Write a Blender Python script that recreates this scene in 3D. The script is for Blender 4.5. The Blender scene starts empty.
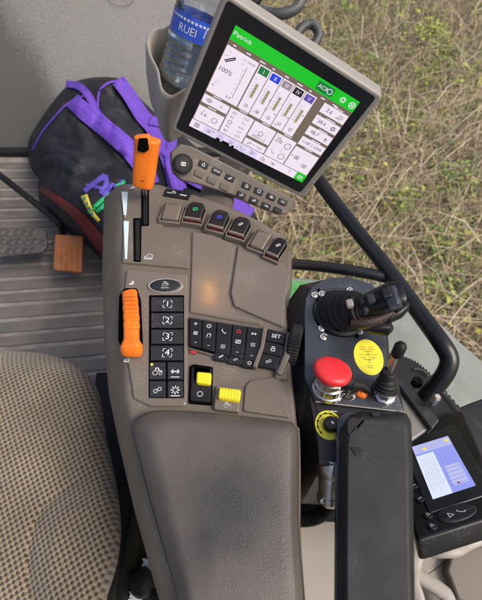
import bpy, bmesh, math, random
from mathutils import Vector, Matrix
random.seed(7)
C = bpy.context.scene.collection
R = math.radians
# ------------------------------------------------------------------ camera
CAM = Vector((0, 0, 1.30)); TILT = R(35); FPX = 450.0
RT = Vector((1, 0, 0)); FW = Vector((0, math.sin(TILT), -math.cos(TILT))); UP = Vector((0, math.cos(TILT), math.sin(TILT)))
def ray(px, py): return FW + RT * ((px - 241) / FPX) + UP * ((300 - py) / FPX)
def P(px, py, z):
    r = ray(px, py); return CAM + r * ((z - CAM.z) / r.z)
def Pd(px, py, d): return CAM + ray(px, py) * d
class Fr:
    """a plane in the scene with its own 2-D coordinates (metres)"""
    def __init__(s, o, u, v):
        s.o = Vector(o); s.u = Vector(u).normalized(); n = s.u.cross(Vector(v)).normalized(); s.n = n; s.v = n.cross(s.u).normalized()
    def w(s, a, b, h=0): return s.o + s.u * a + s.v * b + s.n * h
    def l1(s, px, py, h=0):
        r = ray(px, py); o = s.o + s.n * h
        t = (o - CAM).dot(s.n) / r.dot(s.n); q = CAM + r * t - o
        return (q.dot(s.u), q.dot(s.v))
    def l(s, pts, h=0): return [s.l1(x, y, h) for x, y in pts]
def quad_frame(tl, tr, br, bl, dtl):
    a, b, c, d = [ray(*q) for q in (tl, tr, br, bl)]
    M = Matrix((b, d, -c)).transposed()
    s = M.inverted() @ (a * dtl)          # dTR*b + dBL*d - dBR*c = dTL*a
    A, B, D = CAM + a * dtl, CAM + b * s[0], CAM + d * s[1]
    Cc = CAM + c * s[2]
    return Fr(D, Cc - D, A - D)
# ------------------------------------------------------------------ materials
def mat(name, col, rough=.5, metal=0, var=.0, vscale=30, bump=0, bscale=300, coat=0, emit=0, spec=.5, speck=0, speckcol=(.5,.48,.45), rvar=0, col2=None, aniso=None):
    m = bpy.data.materials.new(name); m.use_nodes = True; nt = m.node_tree; N = nt.nodes; L = nt.links
    b = N['Principled BSDF']; b.inputs['Base Color'].default_value = (*col, 1); b.inputs['Roughness'].default_value = rough
    b.inputs['Metallic'].default_value = metal; b.inputs['Coat Weight'].default_value = coat; b.inputs['Coat Roughness'].default_value = .12
    b.inputs['Specular IOR Level'].default_value = spec
    if emit:
        b.inputs['Emission Color'].default_value = (*col, 1); b.inputs['Emission Strength'].default_value = emit
        b.inputs['Base Color'].default_value = (.01, .01, .01, 1)
    tc = N.new('ShaderNodeTexCoord')
    src = tc.outputs['Object']
    if aniso:
        mp = N.new('ShaderNodeMapping'); mp.inputs['Scale'].default_value = aniso; L.new(src, mp.inputs[0]); src = mp.outputs[0]
    cs = None
    if var or col2:
        n = N.new('ShaderNodeTexNoise'); n.inputs['Scale'].default_value = vscale; n.inputs['Detail'].default_value = 6; L.new(src, n.inputs['Vector'])
        r = N.new('ShaderNodeValToRGB'); r.color_ramp.elements[0].position = .3; r.color_ramp.elements[1].position = .7
        c2 = col2 or tuple(min(1, c * (1 + var)) for c in col); c1 = tuple(c * (1 - var) for c in col) if not col2 else col
        r.color_ramp.elements[0].color = (*c1, 1); r.color_ramp.elements[1].color = (*c2, 1); L.new(n.outputs[0], r.inputs[0]); cs = r.outputs[0]
    if speck:
        n = N.new('ShaderNodeTexNoise'); n.inputs['Scale'].default_value = 420; n.inputs['Detail'].default_value = 3; L.new(tc.outputs['Object'], n.inputs['Vector'])
        n2 = N.new('ShaderNodeTexNoise'); n2.inputs['Scale'].default_value = 18; n2.inputs['Detail'].default_value = 5; L.new(tc.outputs['Object'], n2.inputs['Vector'])
        a = N.new('ShaderNodeMath'); a.operation = 'MULTIPLY'; L.new(n.outputs[0], a.inputs[0]); L.new(n2.outputs[0], a.inputs[1])
        r = N.new('ShaderNodeMapRange'); r.inputs[1].default_value = .29; r.inputs[2].default_value = .42; r.inputs[4].default_value = speck; L.new(a.outputs[0], r.inputs[0])
        mx = N.new('ShaderNodeMixRGB'); L.new(r.outputs[0], mx.inputs[0]); mx.inputs[2].default_value = (*speckcol, 1)
        if cs: L.new(cs, mx.inputs[1])
        else: mx.inputs[1].default_value = (*col, 1)
        cs = mx.outputs[0]
    if cs: L.new(cs, b.inputs['Base Color'])
    if rvar:
        n = N.new('ShaderNodeTexNoise'); n.inputs['Scale'].default_value = 25; n.inputs['Detail'].default_value = 7; L.new(tc.outputs['Object'], n.inputs['Vector'])
        r = N.new('ShaderNodeMapRange'); r.inputs[1].default_value = .3; r.inputs[2].default_value = .7; r.inputs[3].default_value = max(.03, rough - rvar); r.inputs[4].default_value = min(1, rough + rvar)
        L.new(n.outputs[0], r.inputs[0]); L.new(r.outputs[0], b.inputs['Roughness'])
    if bump:
        n = N.new('ShaderNodeTexNoise'); n.inputs['Scale'].default_value = bscale; n.inputs['Detail'].default_value = 4; L.new(src, n.inputs['Vector'])
        bp = N.new('ShaderNodeBump'); bp.inputs['Strength'].default_value = bump; bp.inputs['Distance'].default_value = .001; L.new(n.outputs[0], bp.inputs['Height']); L.new(bp.outputs[0], b.inputs['Normal'])
    return m
M = {}
M['taupe'] = mat('taupe plastic', (.142, .117, .094), .42, var=.06, vscale=12, bump=.12, bscale=900, speck=.20, rvar=.10)
M['taupe_gloss'] = mat('smooth taupe plastic', (.165, .138, .112), .22, var=.05, vscale=10, bump=.04, bscale=500, speck=.14, rvar=.09, coat=.25)
M['keypad_taupe'] = mat('keypad taupe plastic', (.105, .087, .070), .4, var=.05, bump=.08, speck=.2)
M['taupe_dark'] = mat('dark taupe plastic', (.10, .085, .072), .5, var=.08, bump=.1, bscale=800, speck=.2)
M['bezel_grey'] = mat('light grey casing', (.29, .27, .245), .4, var=.04, bump=.05, speck=.15)
M['black'] = mat('black plastic', (.007, .007, .008), .36, var=.2, bump=.05, bscale=700, speck=.06, rvar=.1, spec=.4)
M['black_gloss'] = mat('gloss black bezel', (.012, .014, .018), .3, speck=.04, rvar=.06)
M['painted_dark'] = mat('slot darkness', (.002, .002, .002), .9, spec=.05)  # near-black standing for shade in slots and recesses; also black print
M['key'] = mat('charcoal key', (.020, .023, .028), .5, var=.1, bump=.06, bscale=900, speck=.08, spec=.35)
M['key_dark'] = mat('dark key', (.009, .010, .013), .45, speck=.08, spec=.35)
M['white'] = mat('white print', (.75, .77, .78), .5)
M['paleblue'] = mat('pale print', (.55, .68, .72), .4, var=.05)
M['orange'] = mat('orange plastic', (.82, .185, .012), .38, var=.10, vscale=35, bump=.08, bscale=500, speck=.3, speckcol=(.35,.10,.02), rvar=.12)
M['yellow'] = mat('yellow plastic', (.80, .66, .02), .45, var=.05)
M['yellow_sticker'] = mat('yellow sticker', (.78, .72, .05), .4, var=.05, vscale=60, speck=.15)
M['red'] = mat('red plastic', (.72, .026, .034), .38, var=.06, speck=.12, speckcol=(.5,.2,.18))
M['red_print'] = mat('red print', (.5, .03, .03), .5)
M['green_print'] = mat('green print', (.03, .5, .16), .5)
M['blue_print'] = mat('blue print', (.05, .09, .7), .5)
M['chrome'] = mat('worn chrome', (.62, .60, .57), .22, 1, var=.15, vscale=60, rvar=.12)
M['steel'] = mat('brushed nickel', (.52, .49, .44), .35, 1, var=.25, vscale=90, rvar=.1)
M['plate'] = mat('sky tinted black steel', (.060, .068, .082), .27, .35, var=.15, vscale=14, bump=.05, bscale=400, speck=.5, speckcol=(.25,.25,.25), rvar=.12)  # black gloss paint; part of the sky's reflection is in the base colour
M['plate_dark'] = mat('black painted steel', (.009, .010, .012), .42, 0, var=.2, speck=.3, speckcol=(.12,.11,.1), rvar=.1)
M['rubber'] = mat('black rubber', (.008, .008, .009), .6, var=.2, bump=.15, speck=.15, speckcol=(.08,.08,.07), spec=.35)
M['tube'] = mat('satin black tube', (.010, .011, .013), .36, bump=.15, bscale=250, speck=.25, speckcol=(.08,.08,.08), rvar=.12)
M['grey_tube'] = mat('weathered rubber hose', (.06, .065, .07), .5, var=.3, bump=.2, speck=.3)
M['pad_black'] = mat('black upholstery', (.007, .008, .010), .58, var=.35, vscale=9, bump=.35, bscale=1100, speck=.3, speckcol=(.06,.06,.06), rvar=.1)
M['foam'] = mat('torn black foam', (.010, .010, .011), .8, bump=1, bscale=260)
M['beige'] = mat('beige cab trim', (.33, .30, .265), .45, var=.05, vscale=8, bump=.1, bscale=700, speck=.3, speckcol=(.2,.18,.15))
M['cup'] = mat('beige cup', (.42, .385, .345), .45, var=.06, bump=.08, speck=.3, speckcol=(.2,.17,.14))
M['fabric_black'] = mat('black nylon', (.007, .008, .014), .8, var=.3, vscale=6, bump=.8, bscale=170, speck=.1)
M['purple'] = mat('purple webbing', (.14, .058, .48), .75, var=.22, vscale=90, bump=.5, bscale=700, aniso=(1, 2.2, 1))
M['purple_dark'] = mat('purple print', (.12, .08, .48), .6, var=.15)
M['bag_red'] = mat('dark red nylon', (.16, .008, .012), .6, var=.2, bump=.3, bscale=60)
M['bag_green'] = mat('green print on nylon', (.02, .50, .17), .5)
M['bag_yellow'] = mat('yellow print on nylon', (.75, .65, .06), .5)
M['bag_blue'] = mat('teal print on nylon', (.04, .25, .35), .5)
M['mat'] = mat('ribbed floor rubber', (.165, .15, .135), .65, var=.25, vscale=9, bump=.3, bscale=180, speck=.6, speckcol=(.22,.19,.16))
M['mat_dark'] = mat('floor groove', (.28, .255, .23), .7, var=.3, vscale=14, bump=.3, speck=.5, speckcol=(.2,.18,.15))
M['pedal_orange'] = mat('dusty orange rubber', (.34, .12, .04), .65, var=.2, vscale=30, bump=.3, bscale=300, speck=.6, speckcol=(.3,.2,.13))
M['pedal_metal'] = mat('dusty pedal metal', (.11, .10, .095), .55, .3, var=.2, speck=.7, speckcol=(.25,.22,.2))
M['fender'] = mat('dusty grey green fender', (.20, .225, .20), .55, col2=(.29, .31, .28), vscale=7, bump=.5, bscale=220, speck=.7, speckcol=(.36,.36,.33))
M['fender_green'] = mat('green paint', (.035, .27, .055), .5, col2=(.12, .36, .13), vscale=25, speck=.6, speckcol=(.3,.4,.3))
M['hood'] = mat('dark machine bonnet', (.02, .022, .02), .5, var=.4, vscale=6)
def emis(name, c, s=1.0): return mat(name, c, .25, emit=s * .71)
M['s_white'] = emis('screen white', (.88, .77, .88)); M['s_lilac'] = emis('screen lilac', (.72, .64, .90)); M['s_green'] = emis('screen green', (.008, .50, .02), 1.1)
M['s_brown'] = emis('screen brown', (.20, .15, .115), .9); M['s_dgreen'] = emis('screen dark green', (.01, .20, .05)); M['s_blue'] = emis('screen blue', (.02, .06, .75))
M['s_dark'] = emis('screen dark', (.02, .02, .03), .8); M['s_grey'] = emis('screen grey', (.30, .26, .30)); M['s_purple'] = emis('screen purple', (.12, .09, .42))
M['s_tan'] = emis('screen tan', (.42, .36, .24)); M['t_blue'] = emis('terminal blue', (.30, .35, .90), .98); M['t_white'] = emis('terminal white', (.74, .80, .97), 1.0)
M['t_line'] = emis('terminal line', (.20, .22, .50), .8); M['t_yellow'] = emis('terminal yellow', (.95, .75, .08)); M['t_pale'] = emis('terminal pale', (.52, .55, .92), .95)
M['led'] = emis('yellow lamp', (1, .62, .05), 2.0)
# glass
def transp(name, col, rough, fac, bumpy=False, ior=1.33, tint=(1,1,1)):
    m = bpy.data.materials.new(name); m.use_nodes = True; nt = m.node_tree; N = nt.nodes; L = nt.links
    for n in list(N): N.remove(n)
    out = N.new('ShaderNodeOutputMaterial'); t = N.new('ShaderNodeBsdfTransparent'); t.inputs[0].default_value = (*tint, 1)
    g = N.new('ShaderNodeBsdfGlossy'); g.inputs['Roughness'].default_value = rough; g.inputs['Color'].default_value = (*col, 1)
    fr = N.new('ShaderNodeFresnel'); fr.inputs['IOR'].default_value = ior
    mr = N.new('ShaderNodeMath'); mr.operation = 'MULTIPLY_ADD'; mr.inputs[1].default_value = fac; mr.inputs[2].default_value = .13; L.new(fr.outputs[0], mr.inputs[0])
    mx = N.new('ShaderNodeMixShader'); L.new(mr.outputs[0], mx.inputs[0]); L.new(t.outputs[0], mx.inputs[1]); L.new(g.outputs[0], mx.inputs[2]); L.new(mx.outputs[0], out.inputs[0])
    if bumpy:
        tc = N.new('ShaderNodeTexCoord'); n = N.new('ShaderNodeTexNoise'); n.inputs['Scale'].default_value = 60; L.new(tc.outputs['Object'], n.inputs['Vector'])
        bp = N.new('ShaderNodeBump'); bp.inputs['Strength'].default_value = .6; bp.inputs['Distance'].default_value = .004; L.new(n.outputs[0], bp.inputs['Height'])
        L.new(bp.outputs[0], g.inputs['Normal']); L.new(bp.outputs[0], fr.inputs['Normal'])
    return m
M['pet'] = transp('clear bottle plastic', (.95, .98, 1), .10, 1.3, True, 1.45, (.95, .97, .98))
M['label_blue'] = mat('blue bottle label', (.03, .09, .55), .35, var=.3, vscale=40, coat=.3)
M['label_white'] = mat('white label print', (.6, .66, .75), .4)
# ------------------------------------------------------------------ mesh builder
_glyph = {}
def glyphs(s):
    if s in _glyph: return _glyph[s]
    cu = bpy.data.curves.new('t', 'FONT'); cu.body = s; cu.size = 1; cu.align_x = 'CENTER'; cu.align_y = 'CENTER'; cu.resolution_u = 2
    ob = bpy.data.objects.new('t', cu); me = bpy.data.meshes.new_from_object(ob)
    r = ([(v.co.x, v.co.y) for v in me.vertices], [tuple(p.vertices) for p in me.polygons])
    bpy.data.objects.remove(ob); bpy.data.meshes.remove(me); bpy.data.curves.remove(cu)
    _glyph[s] = r; return r
def area(p): return sum(p[i - 1][0] * p[i][1] - p[i][0] * p[i - 1][1] for i in range(len(p))) / 2
def ccw(p): return list(p) if area(p) > 0 else list(reversed(p))
def fillet(p, r, n=4):
    p = ccw(p); out = []; m = len(p); rr = r if isinstance(r, (list, tuple)) else [r] * m
    for i in range(m):
        a, b, c = Vector(p[i - 1]), Vector(p[i]), Vector(p[(i + 1) % m]); d1 = a - b; d2 = c - b; l1, l2 = d1.length, d2.length
        if l1 < 1e-9 or l2 < 1e-9: continue
        d1 /= l1; d2 /= l2; ang = d1.angle(d2); 
        if ang > 3.0 or ang < .05: out.append(tuple(b)); continue
        t = min(rr[i] / math.tan(ang / 2), l1 * .45, l2 * .45); q1 = b + d1 * t; q2 = b + d2 * t
        for k in range(n + 1):
            s = k / n; out.append(tuple(q1 * (1 - s) ** 2 + b * 2 * s * (1 - s) + q2 * s * s))
    return out
def inset(p, d):
    out = []; m = len(p)
    for i in range(m):
        a, b, c = Vector(p[i - 1]), Vector(p[i]), Vector(p[(i + 1) % m]); e1 = (b - a); e2 = (c - b)
        if e1.length < 1e-9: e1 = e2
        if e2.length < 1e-9: e2 = e1
        e1 = e1.normalized(); e2 = e2.normalized(); n1 = Vector((-e1.y, e1.x)); n2 = Vector((-e2.y, e2.x)); n = n1 + n2
        if n.length < 1e-6: n = n1
        n.normalize(); k = max(.5, n.dot(n1)); out.append(tuple(b + n * (d / k)))
    return out
def smooth_path(pts, n=6):
    pts = [Vector(p) for p in pts]; out = []
    for i in range(len(pts) - 1):
        p0 = pts[max(i - 1, 0)]; p1 = pts[i]; p2 = pts[i + 1]; p3 = pts[min(i + 2, len(pts) - 1)]
        for k in range(n):
            t = k / n; out.append(.5 * ((2 * p1) + (p2 - p0) * t + (2 * p0 - 5 * p1 + 4 * p2 - p3) * t * t + (3 * p1 - p0 - 3 * p2 + p3) * t ** 3))
    out.append(pts[-1]); return out
class MB:
    def __init__(s): s.v = []; s.f = []; s.m = []; s.mats = []
    def mi(s, m):
        m = M[m] if isinstance(m, str) else m
        if m not in s.mats: s.mats.append(m)
        return s.mats.index(m)
    def add(s, vs, fs, m):
        o = len(s.v); s.v += [Vector(x) for x in vs]; k = s.mi(m)
        for f in fs: s.f.append(tuple(o + i for i in f)); s.m.append(k)
        return s
    def loft(s, rings, m, cap0=True, cap1=True, closed=True):
        n = len(rings[0]); vs = [p for r in rings for p in r]; fs = []
        for j in range(len(rings) - 1):
            for i in range(n if closed else n - 1):
                a = j * n + i; b = j * n + (i + 1) % n; fs.append((a, b, b + n, a + n))
        if cap0: fs.append(tuple(reversed(range(n))))
        if cap1: fs.append(tuple((len(rings) - 1) * n + i for i in range(n)))
        return s.add(vs, fs, m)
    def slab(s, fr, pts, h0, h1, m, bev=.001, r=0, n=4, bs=3):
        """bevelled prism on a plane; pts in plane metres"""
        if r: r = [max(q, bev * 1.25) for q in r] if isinstance(r, (list, tuple)) else max(r, bev * 1.25)
        p = fillet(pts, r, n) if r else ccw(pts); rings = [[fr.w(a, b, h0) for a, b in p]]
        for k in range(bs + 1):
            t = k / bs * math.pi / 2; q = inset(p, bev * (1 - math.cos(t))) if k else p
            rings.append([fr.w(a, b, h1 - bev * (1 - math.sin(t))) for a, b in q])
        return s.loft(rings, m)
    def pslab(s, fr, px, h0, h1, m, bev=.001, r=0, n=4, bs=3): return s.slab(fr, fr.l(px, h1), h0, h1, m, bev, r, n, bs)
    def flat(s, fr, pts, h, m):
        p = ccw(pts); return s.add([fr.w(a, b, h) for a, b in p], [tuple(range(len(p)))], m)
    def pflat(s, fr, px, h, m, r=0):
        p = fr.l(px, h); p = fillet(p, r) if r else p; return s.flat(fr, p, h, m)
    def ring(s, fr, c, ro, ri, h, m, a0=0, a1=360, sy=1, seg=28, rot=0):
        vs = []; fs = []; full = a1 - a0 >= 360
        for i in range(seg + 1):
            t = R(a0 + (a1 - a0) * i / seg); ct, st = math.cos(t), math.sin(t) * sy; cr, sr = math.cos(rot), math.sin(rot)
            for q in (ro, ri):
                x, y = q * ct, q * st; vs.append(fr.w(c[0] + x * cr - y * sr, c[1] + x * sr + y * cr, h))
        for i in range(seg): fs.append((2 * i, 2 * i + 2, 2 * i + 3, 2 * i + 1))
        return s.add(vs, fs, m)
    def disc(s, fr, c, r, h, m, seg=24, sy=1): return s.add([fr.w(c[0] + r * math.cos(2 * math.pi * i / seg), c[1] + r * sy * math.sin(2 * math.pi * i / seg), h) for i in range(seg)], [tuple(range(seg))], m)
    def lathe(s, fr, c, prof, m, seg=28, sy=1, knurl=0, kn=24):
        rings = []
        for r, h in prof:
            rings.append([fr.w(c[0] + r * (1 - (knurl if (i % 2) else 0)) * math.cos(2 * math.pi * i / seg), c[1] + sy * r * (1 - (knurl if (i % 2) else 0)) * math.sin(2 * math.pi * i / seg), h) for i in range(seg)])
        return s.loft(rings, m)
    def tube(s, pts, rad, m, seg=14, sq=None, ref=None, cap=True):
        """swept tube; rad: number or list; sq=(rx,ry) scale of the cross-section"""
        pts = [Vector(p) for p in pts]; n = len(pts); rings = []; side = None
        for i, p in enumerate(pts):
            t = (pts[min(i + 1, n - 1)] - pts[max(i - 1, 0)]).normalized()
            if side is None:
                rf = Vector(ref) if ref else (Vector((0, 0, 1)) if abs(t.z) < .9 else Vector((0, 1, 0)))
                side = t.cross(rf).normalized()
            side = (side - t * side.dot(t)).normalized(); up = side.cross(t).normalized()
            r = rad[i] if isinstance(rad, (list, tuple)) else rad
            sx, sy = (sq[i] if isinstance(sq, list) else sq) if sq else (1, 1); e = 1
            if sq: e = .62
            ring = []
            for k in range(seg):
                a = 2 * math.pi * k / seg; ca, sa = math.cos(a), math.sin(a); ca = math.copysign(abs(ca) ** e, ca); sa = math.copysign(abs(sa) ** e, sa)
                ring.append(p + side * (r * sx * ca) + up * (r * sy * sa))
            rings.append(ring)
        return s.loft(rings, m, cap, cap)
    def stroke(s, fr, pts, w, h, m, closed=False):
        if closed: pts = list(pts) + [pts[0]]
        for i in range(len(pts) - 1):
            a, b = Vector(pts[i]), Vector(pts[i + 1]); d = b - a
            if d.length < 1e-9: continue
            d.normalize(); n = Vector((-d.y, d.x)) * w / 2; a = a - d * w * .3; b = b + d * w * .3
            s.flat(fr, [tuple(a + n), tuple(a - n), tuple(b - n), tuple(b + n)], h, m)
        return s
    def text(s, fr, t, c, size, h, m, rot=0, sx=1):
        vs, fs = glyphs(t); cr, sr = math.cos(rot), math.sin(rot)
        return s.add([fr.w(c[0] + size * (x * sx * cr - y * sr), c[1] + size * (x * sx * sr + y * cr), h) for x, y in vs], fs, m)
    def icon(s, fr, kind, c, sz, h, m, rot=0):
        cr, sr = math.cos(rot), math.sin(rot)
        T = lambda pts: [(c[0] + sz * (x * cr - y * sr), c[1] + sz * (x * sr + y * cr)) for x, y in pts]
        w = sz * .11
        circ = lambda x, y, r, n=14: [(x + r * math.cos(6.283 * i / n), y + r * math.sin(6.283 * i / n)) for i in range(n)]
        K = {
         'ring': [(circ(0, 0, .42), 1)], 'home': [([(-.4, -.05), (0, .4), (.4, -.05)], 0), ([(-.3, -.05), (-.3, -.42), (.3, -.42), (.3, -.05)], 0)],
         'tri': [([(-.42, -.32), (.42, -.32), (0, .42)], 1)], 'cross': [([(-.3, -.3), (.3, .3)], 0), ([(-.3, .3), (.3, -.3)], 0), (circ(0, 0, .45), 1)],
         'plus': [([(-.3, 0), (.3, 0)], 0), ([(0, -.3), (0, .3)], 0)], 'minus': [([(-.3, 0), (.3, 0)], 0)],
         'fan': [(circ(.18, .18, .17, 8), 1), (circ(-.18, .18, .17, 8), 1), (circ(.18, -.18, .17, 8), 1), (circ(-.18, -.18, .17, 8), 1)],
         'note': [([(-.25, -.3), (-.25, .35), (.3, .4), (.3, -.2)], 0), (circ(-.32, -.32, .1, 8), 1), (circ(.22, -.24, .1, 8), 1)],
         'phone': [([(-.35, .3), (-.15, -.1), (.1, -.3), (.35, -.35)], 0), ([(-.4, .2), (-.25, .42)], 0), ([(.28, -.45), (.45, -.25)], 0)],
         'screen': [([(-.4, -.3), (.4, -.3), (.4, .3), (-.4, .3)], 1), ([(-.2, -.1), (.2, .1)], 0)],
         'tractor': [(circ(-.25, -.15, .26), 1), (circ(.35, -.25, .15, 10), 1), ([(-.25, .15), (-.25, .42), (.08, .42), (.12, .08), (.48, .05), (.48, -.15)], 0)],
         'gear': [(circ(0, 0, .25), 1)] + [([(.3 * math.cos(a), .3 * math.sin(a)), (.46 * math.cos(a), .46 * math.sin(a))], 0) for a in [k * .785 for k in range(8)]],
         'arrows': [([(-.45, 0), (.45, 0)], 0), ([(-.25, .2), (-.45, 0), (-.25, -.2)], 0), ([(.25, .2), (.45, 0), (.25, -.2)], 0)],
         'lock': [([(-.28, -.4), (.28, -.4), (.28, .05), (-.28, .05)], 1), ([(-.18, .05), (-.18, .35), (.18, .35), (.18, .05)], 0)],
         'link': [(circ(-.2, -.12, .2, 10), 1), (circ(.2, .12, .2, 10), 1)], 'pen': [([(-.4, -.35), (.35, .3)], 0), ([(-.25, -.42), (.42, .15)], 0), ([(.35, .3), (.42, .15)], 0)],
         'rabbit': [([(-.45, -.2), (-.1, .1), (.2, .1), (.35, -.05), (.2, -.2), (-.45, -.2)], 0), ([(.15, .1), (-.05, .42)], 0), ([(.25, .08), (.15, .42)], 0), ([(-.1, -.05), (.3, -.05)], 0)],
         'snail': [(circ(.08, .05, .32), 1), (circ(.08, .05, .14, 10), 1), ([(-.48, -.35), (.4, -.35)], 0), ([(-.48, -.35), (-.42, .05)], 0)],
         'bars': [([(-.35, .25), (.35, .25)], 0), ([(-.35, 0), (.35, 0)], 0), ([(-.35, -.25), (.35, -.25)], 0)],
         'eye': [(circ(0, 0, .14, 8), 1), ([(-.45, 0), (-.2, .25), (.2, .25), (.45, 0), (.2, -.25), (-.2, -.25)], 1)],
         'sat': [([(-.3, -.3), (0, 0)], 0), ([(-.1, .3), (.3, -.1)], 0), ([(.1, .4), (.4, .1)], 0), (circ(-.32, -.32, .1, 8), 1)],
        }
        for pts, cl in K[kind]: s.stroke(fr, T(pts), w, h, m, bool(cl))
        return s
    def build(s, name, parent=None, origin=None, sharp=40, label=None):
        o = Vector(origin) if origin is not None else (ROOTLOC.get(parent.name, Vector()) if parent else Vector())
        me = bpy.data.meshes.new(name); me.from_pydata([v - o for v in s.v], [], s.f)
        for m in s.mats: me.materials.append(m)
        me.polygons.foreach_set('material_index', s.m); me.polygons.foreach_set('use_smooth', [len(f) <= 4 for f in s.f])
        bm = bmesh.new(); bm.from_mesh(me); bmesh.ops.recalc_face_normals(bm, faces=[f for f in bm.faces if len(f.edges[0].link_faces) == 2 or True]); bm.to_mesh(me); bm.free()
        me.validate(); me.set_sharp_from_angle(angle=R(sharp))
        for p_ in me.polygons:
            if len(p_.vertices) > 4: p_.use_smooth = False
        me.update()
        ob = bpy.data.objects.new(name, me); C.objects.link(ob)
        if parent: ob.parent = parent; ROOTLOC[ob.name] = o
        else: ob.location = o
        if label: ob['label'] = label
        return ob
ROOTLOC = {}
def thing(name, label, cat, loc, group=None, kind=None):
    o = bpy.data.objects.new(name, None); C.objects.link(o); o.location = loc; o.empty_display_size = .02
    o['label'] = label; o['category'] = cat; ROOTLOC[o.name] = Vector(loc)
    if group: o['group'] = group
    return o
def tag(o, label, cat, group=None, kind=None):
    if kind: o['kind'] = kind
    if label: o['label'] = label
    if cat: o['category'] = cat
    if group: o['group'] = group
    return o
def rect(c, w, hh, rot=0):
    cr, sr = math.cos(rot), math.sin(rot); return [(c[0] + x * cr - y * sr, c[1] + x * sr + y * cr) for x, y in ((-w/2, -hh/2), (w/2, -hh/2), (w/2, hh/2), (-w/2, hh/2))]
def axis_frame(p0, p1, ref=(1, 0, 0)):
    n = (Vector(p1) - Vector(p0)).normalized(); u = Vector(ref); u = (u - n * u.dot(n)).normalized(); v = n.cross(u)
    return Fr(p0, u, v)
FC = Fr((0, 0, .75), (1, 0, 0), (0, 1, 0))
def fz(z): return Fr((0, 0, z), (1, 0, 0), (0, 1, 0))
PX = .66 / 450     # rough metres per pixel at console distance
# ================================================================== SETTING
# ground outside
g = MB()
gm = bpy.data.materials.new('dry grass ground'); gm.use_nodes = True; N = gm.node_tree.nodes; L = gm.node_tree.links; b = N['Principled BSDF']; b.inputs['Roughness'].default_value = .9
tc = N.new('ShaderNodeTexCoord'); n1 = N.new('ShaderNodeTexNoise'); n1.inputs['Scale'].default_value = 2.2; n1.inputs['Detail'].default_value = 8; n2 = N.new('ShaderNodeTexNoise'); n2.inputs['Scale'].default_value = 30; n2.inputs['Detail'].default_value = 8
L.new(tc.outputs['Object'], n1.inputs['Vector']); L.new(tc.outputs['Object'], n2.inputs['Vector'])
r1 = N.new('ShaderNodeValToRGB'); e = r1.color_ramp.elements; e[0].position = .35; e[0].color = (.07, .052, .03, 1); e[1].position = .7; e[1].color = (.24, .18, .11, 1); L.new(n2.outputs[0], r1.inputs[0])
r2 = N.new('ShaderNodeMapRange'); r2.inputs[1].default_value = .52; r2.inputs[2].default_value = .66; L.new(n1.outputs[0], r2.inputs[0])
mx = N.new('ShaderNodeMixRGB'); mx.inputs[2].default_value = (.12, .16, .045, 1); L.new(r2.outputs[0], mx.inputs[0]); L.new(r1.outputs[0], mx.inputs[1]); L.new(mx.outputs[0], b.inputs['Base Color'])
g.add([(-60, -60, -.9), (60, -60, -.9), (60, 80, -.9), (-60, 80, -.9)], [(0, 1, 2, 3)], gm)
tag(g.build('ground'), None, None, kind='structure')
# straw
straw_cols = [(.47, .38, .25), (.36, .28, .175), (.22, .155, .095), (.60, .52, .38), (.17, .19, .075), (.10, .075, .05)]
straw_m = [mat('straw %d' % i, c, .7, var=.2, vscale=3) for i, c in enumerate(straw_cols)]
green_m = [mat('weed %d' % i, c, .6, var=.2, vscale=20) for i, c in enumerate([(.22, .30, .05), (.34, .40, .07), (.10, .19, .05), (.42, .42, .08)])]
def blade(mb, p, ang, ln, w, lift, m):
    d = Vector((math.cos(ang), math.sin(ang), 0)); s = Vector((-d.y, d.x, 0)) * w / 2; bend = Vector((-d.y, d.x, 0)) * random.uniform(-.25, .25) * ln
    q = [p, p + d * ln * .5 + bend * .6 + Vector((0, 0, lift)), p + d * ln + bend + Vector((0, 0, lift * .7))]
    mb.add([q[0] - s, q[0] + s, q[1] + s * .8, q[1] - s * .8, q[2] + s * .2, q[2] - s * .2], [(0, 1, 2, 3), (3, 2, 4, 5)], m)
sb = MB()
patches = [(random.uniform(230, 500), random.uniform(-20, 330)) for _ in range(26)] + [(425, 45), (435, 60), (400, 215), (445, 250), (450, 200), (430, 260), (445, 60), (345, 25), (455, 300), (350, 165), (420, 90)]
def near_green(px, py):
    return max(math.exp(-((px - a) ** 2 + (py - bb) ** 2) / (2 * 17 ** 2)) for a, bb in patches)
for i in range(26000):
    px, py = random.uniform(180, 560), random.uniform(-70, 420); p = P(px, py, -.9); p.z = -.9 + random.uniform(0, .05) + .03
    ng = near_green(px, py); u = random.random()
    if u < .04 + ng * .38: m = random.choice(green_m); ln = random.uniform(.03, .12); w = random.uniform(.006, .016)
    else: m = random.choices(straw_m, (26, 26, 18, 14, 8, 14))[0]; ln = random.uniform(.05, .28); w = random.uniform(.0022, .0065)
    blade(sb, p, random.gauss(.9, 1.0) if random.random() < .6 else random.uniform(0, 6.28), ln, w, random.uniform(0, .09), m)
for i in range(1100):
    px, py = random.uniform(230, 520), random.uniform(-50, 380); p = P(px, py, -.9); p.z = -.83
    blade(sb, p, random.gauss(.4, .8), random.uniform(.3, .9), random.uniform(.0035, .0095), random.uniform(.03, .16), random.choice(straw_m[:4]))
for i in range(2600):   # standing stems
    px, py = random.uniform(215, 530), random.uniform(-40, 420); p = P(px, py, -.88); h_ = random.uniform(.08, .34); t_ = Vector((random.gauss(0, .35), random.gauss(.1, .35), 1)) * h_; w_ = random.uniform(.0018, .004); m_ = random.choice(straw_m)
    sd = Vector((w_, 0, 0)); md = p + t_ * .5 + Vector((random.gauss(0, .02), random.gauss(0, .02), 0)); sb.add([p - sd, p + sd, md + sd * .8, md - sd * .8, p + t_ + sd * .3, p + t_ - sd * .3], [(0, 1, 2, 3), (3, 2, 4, 5)], m_)
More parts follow.
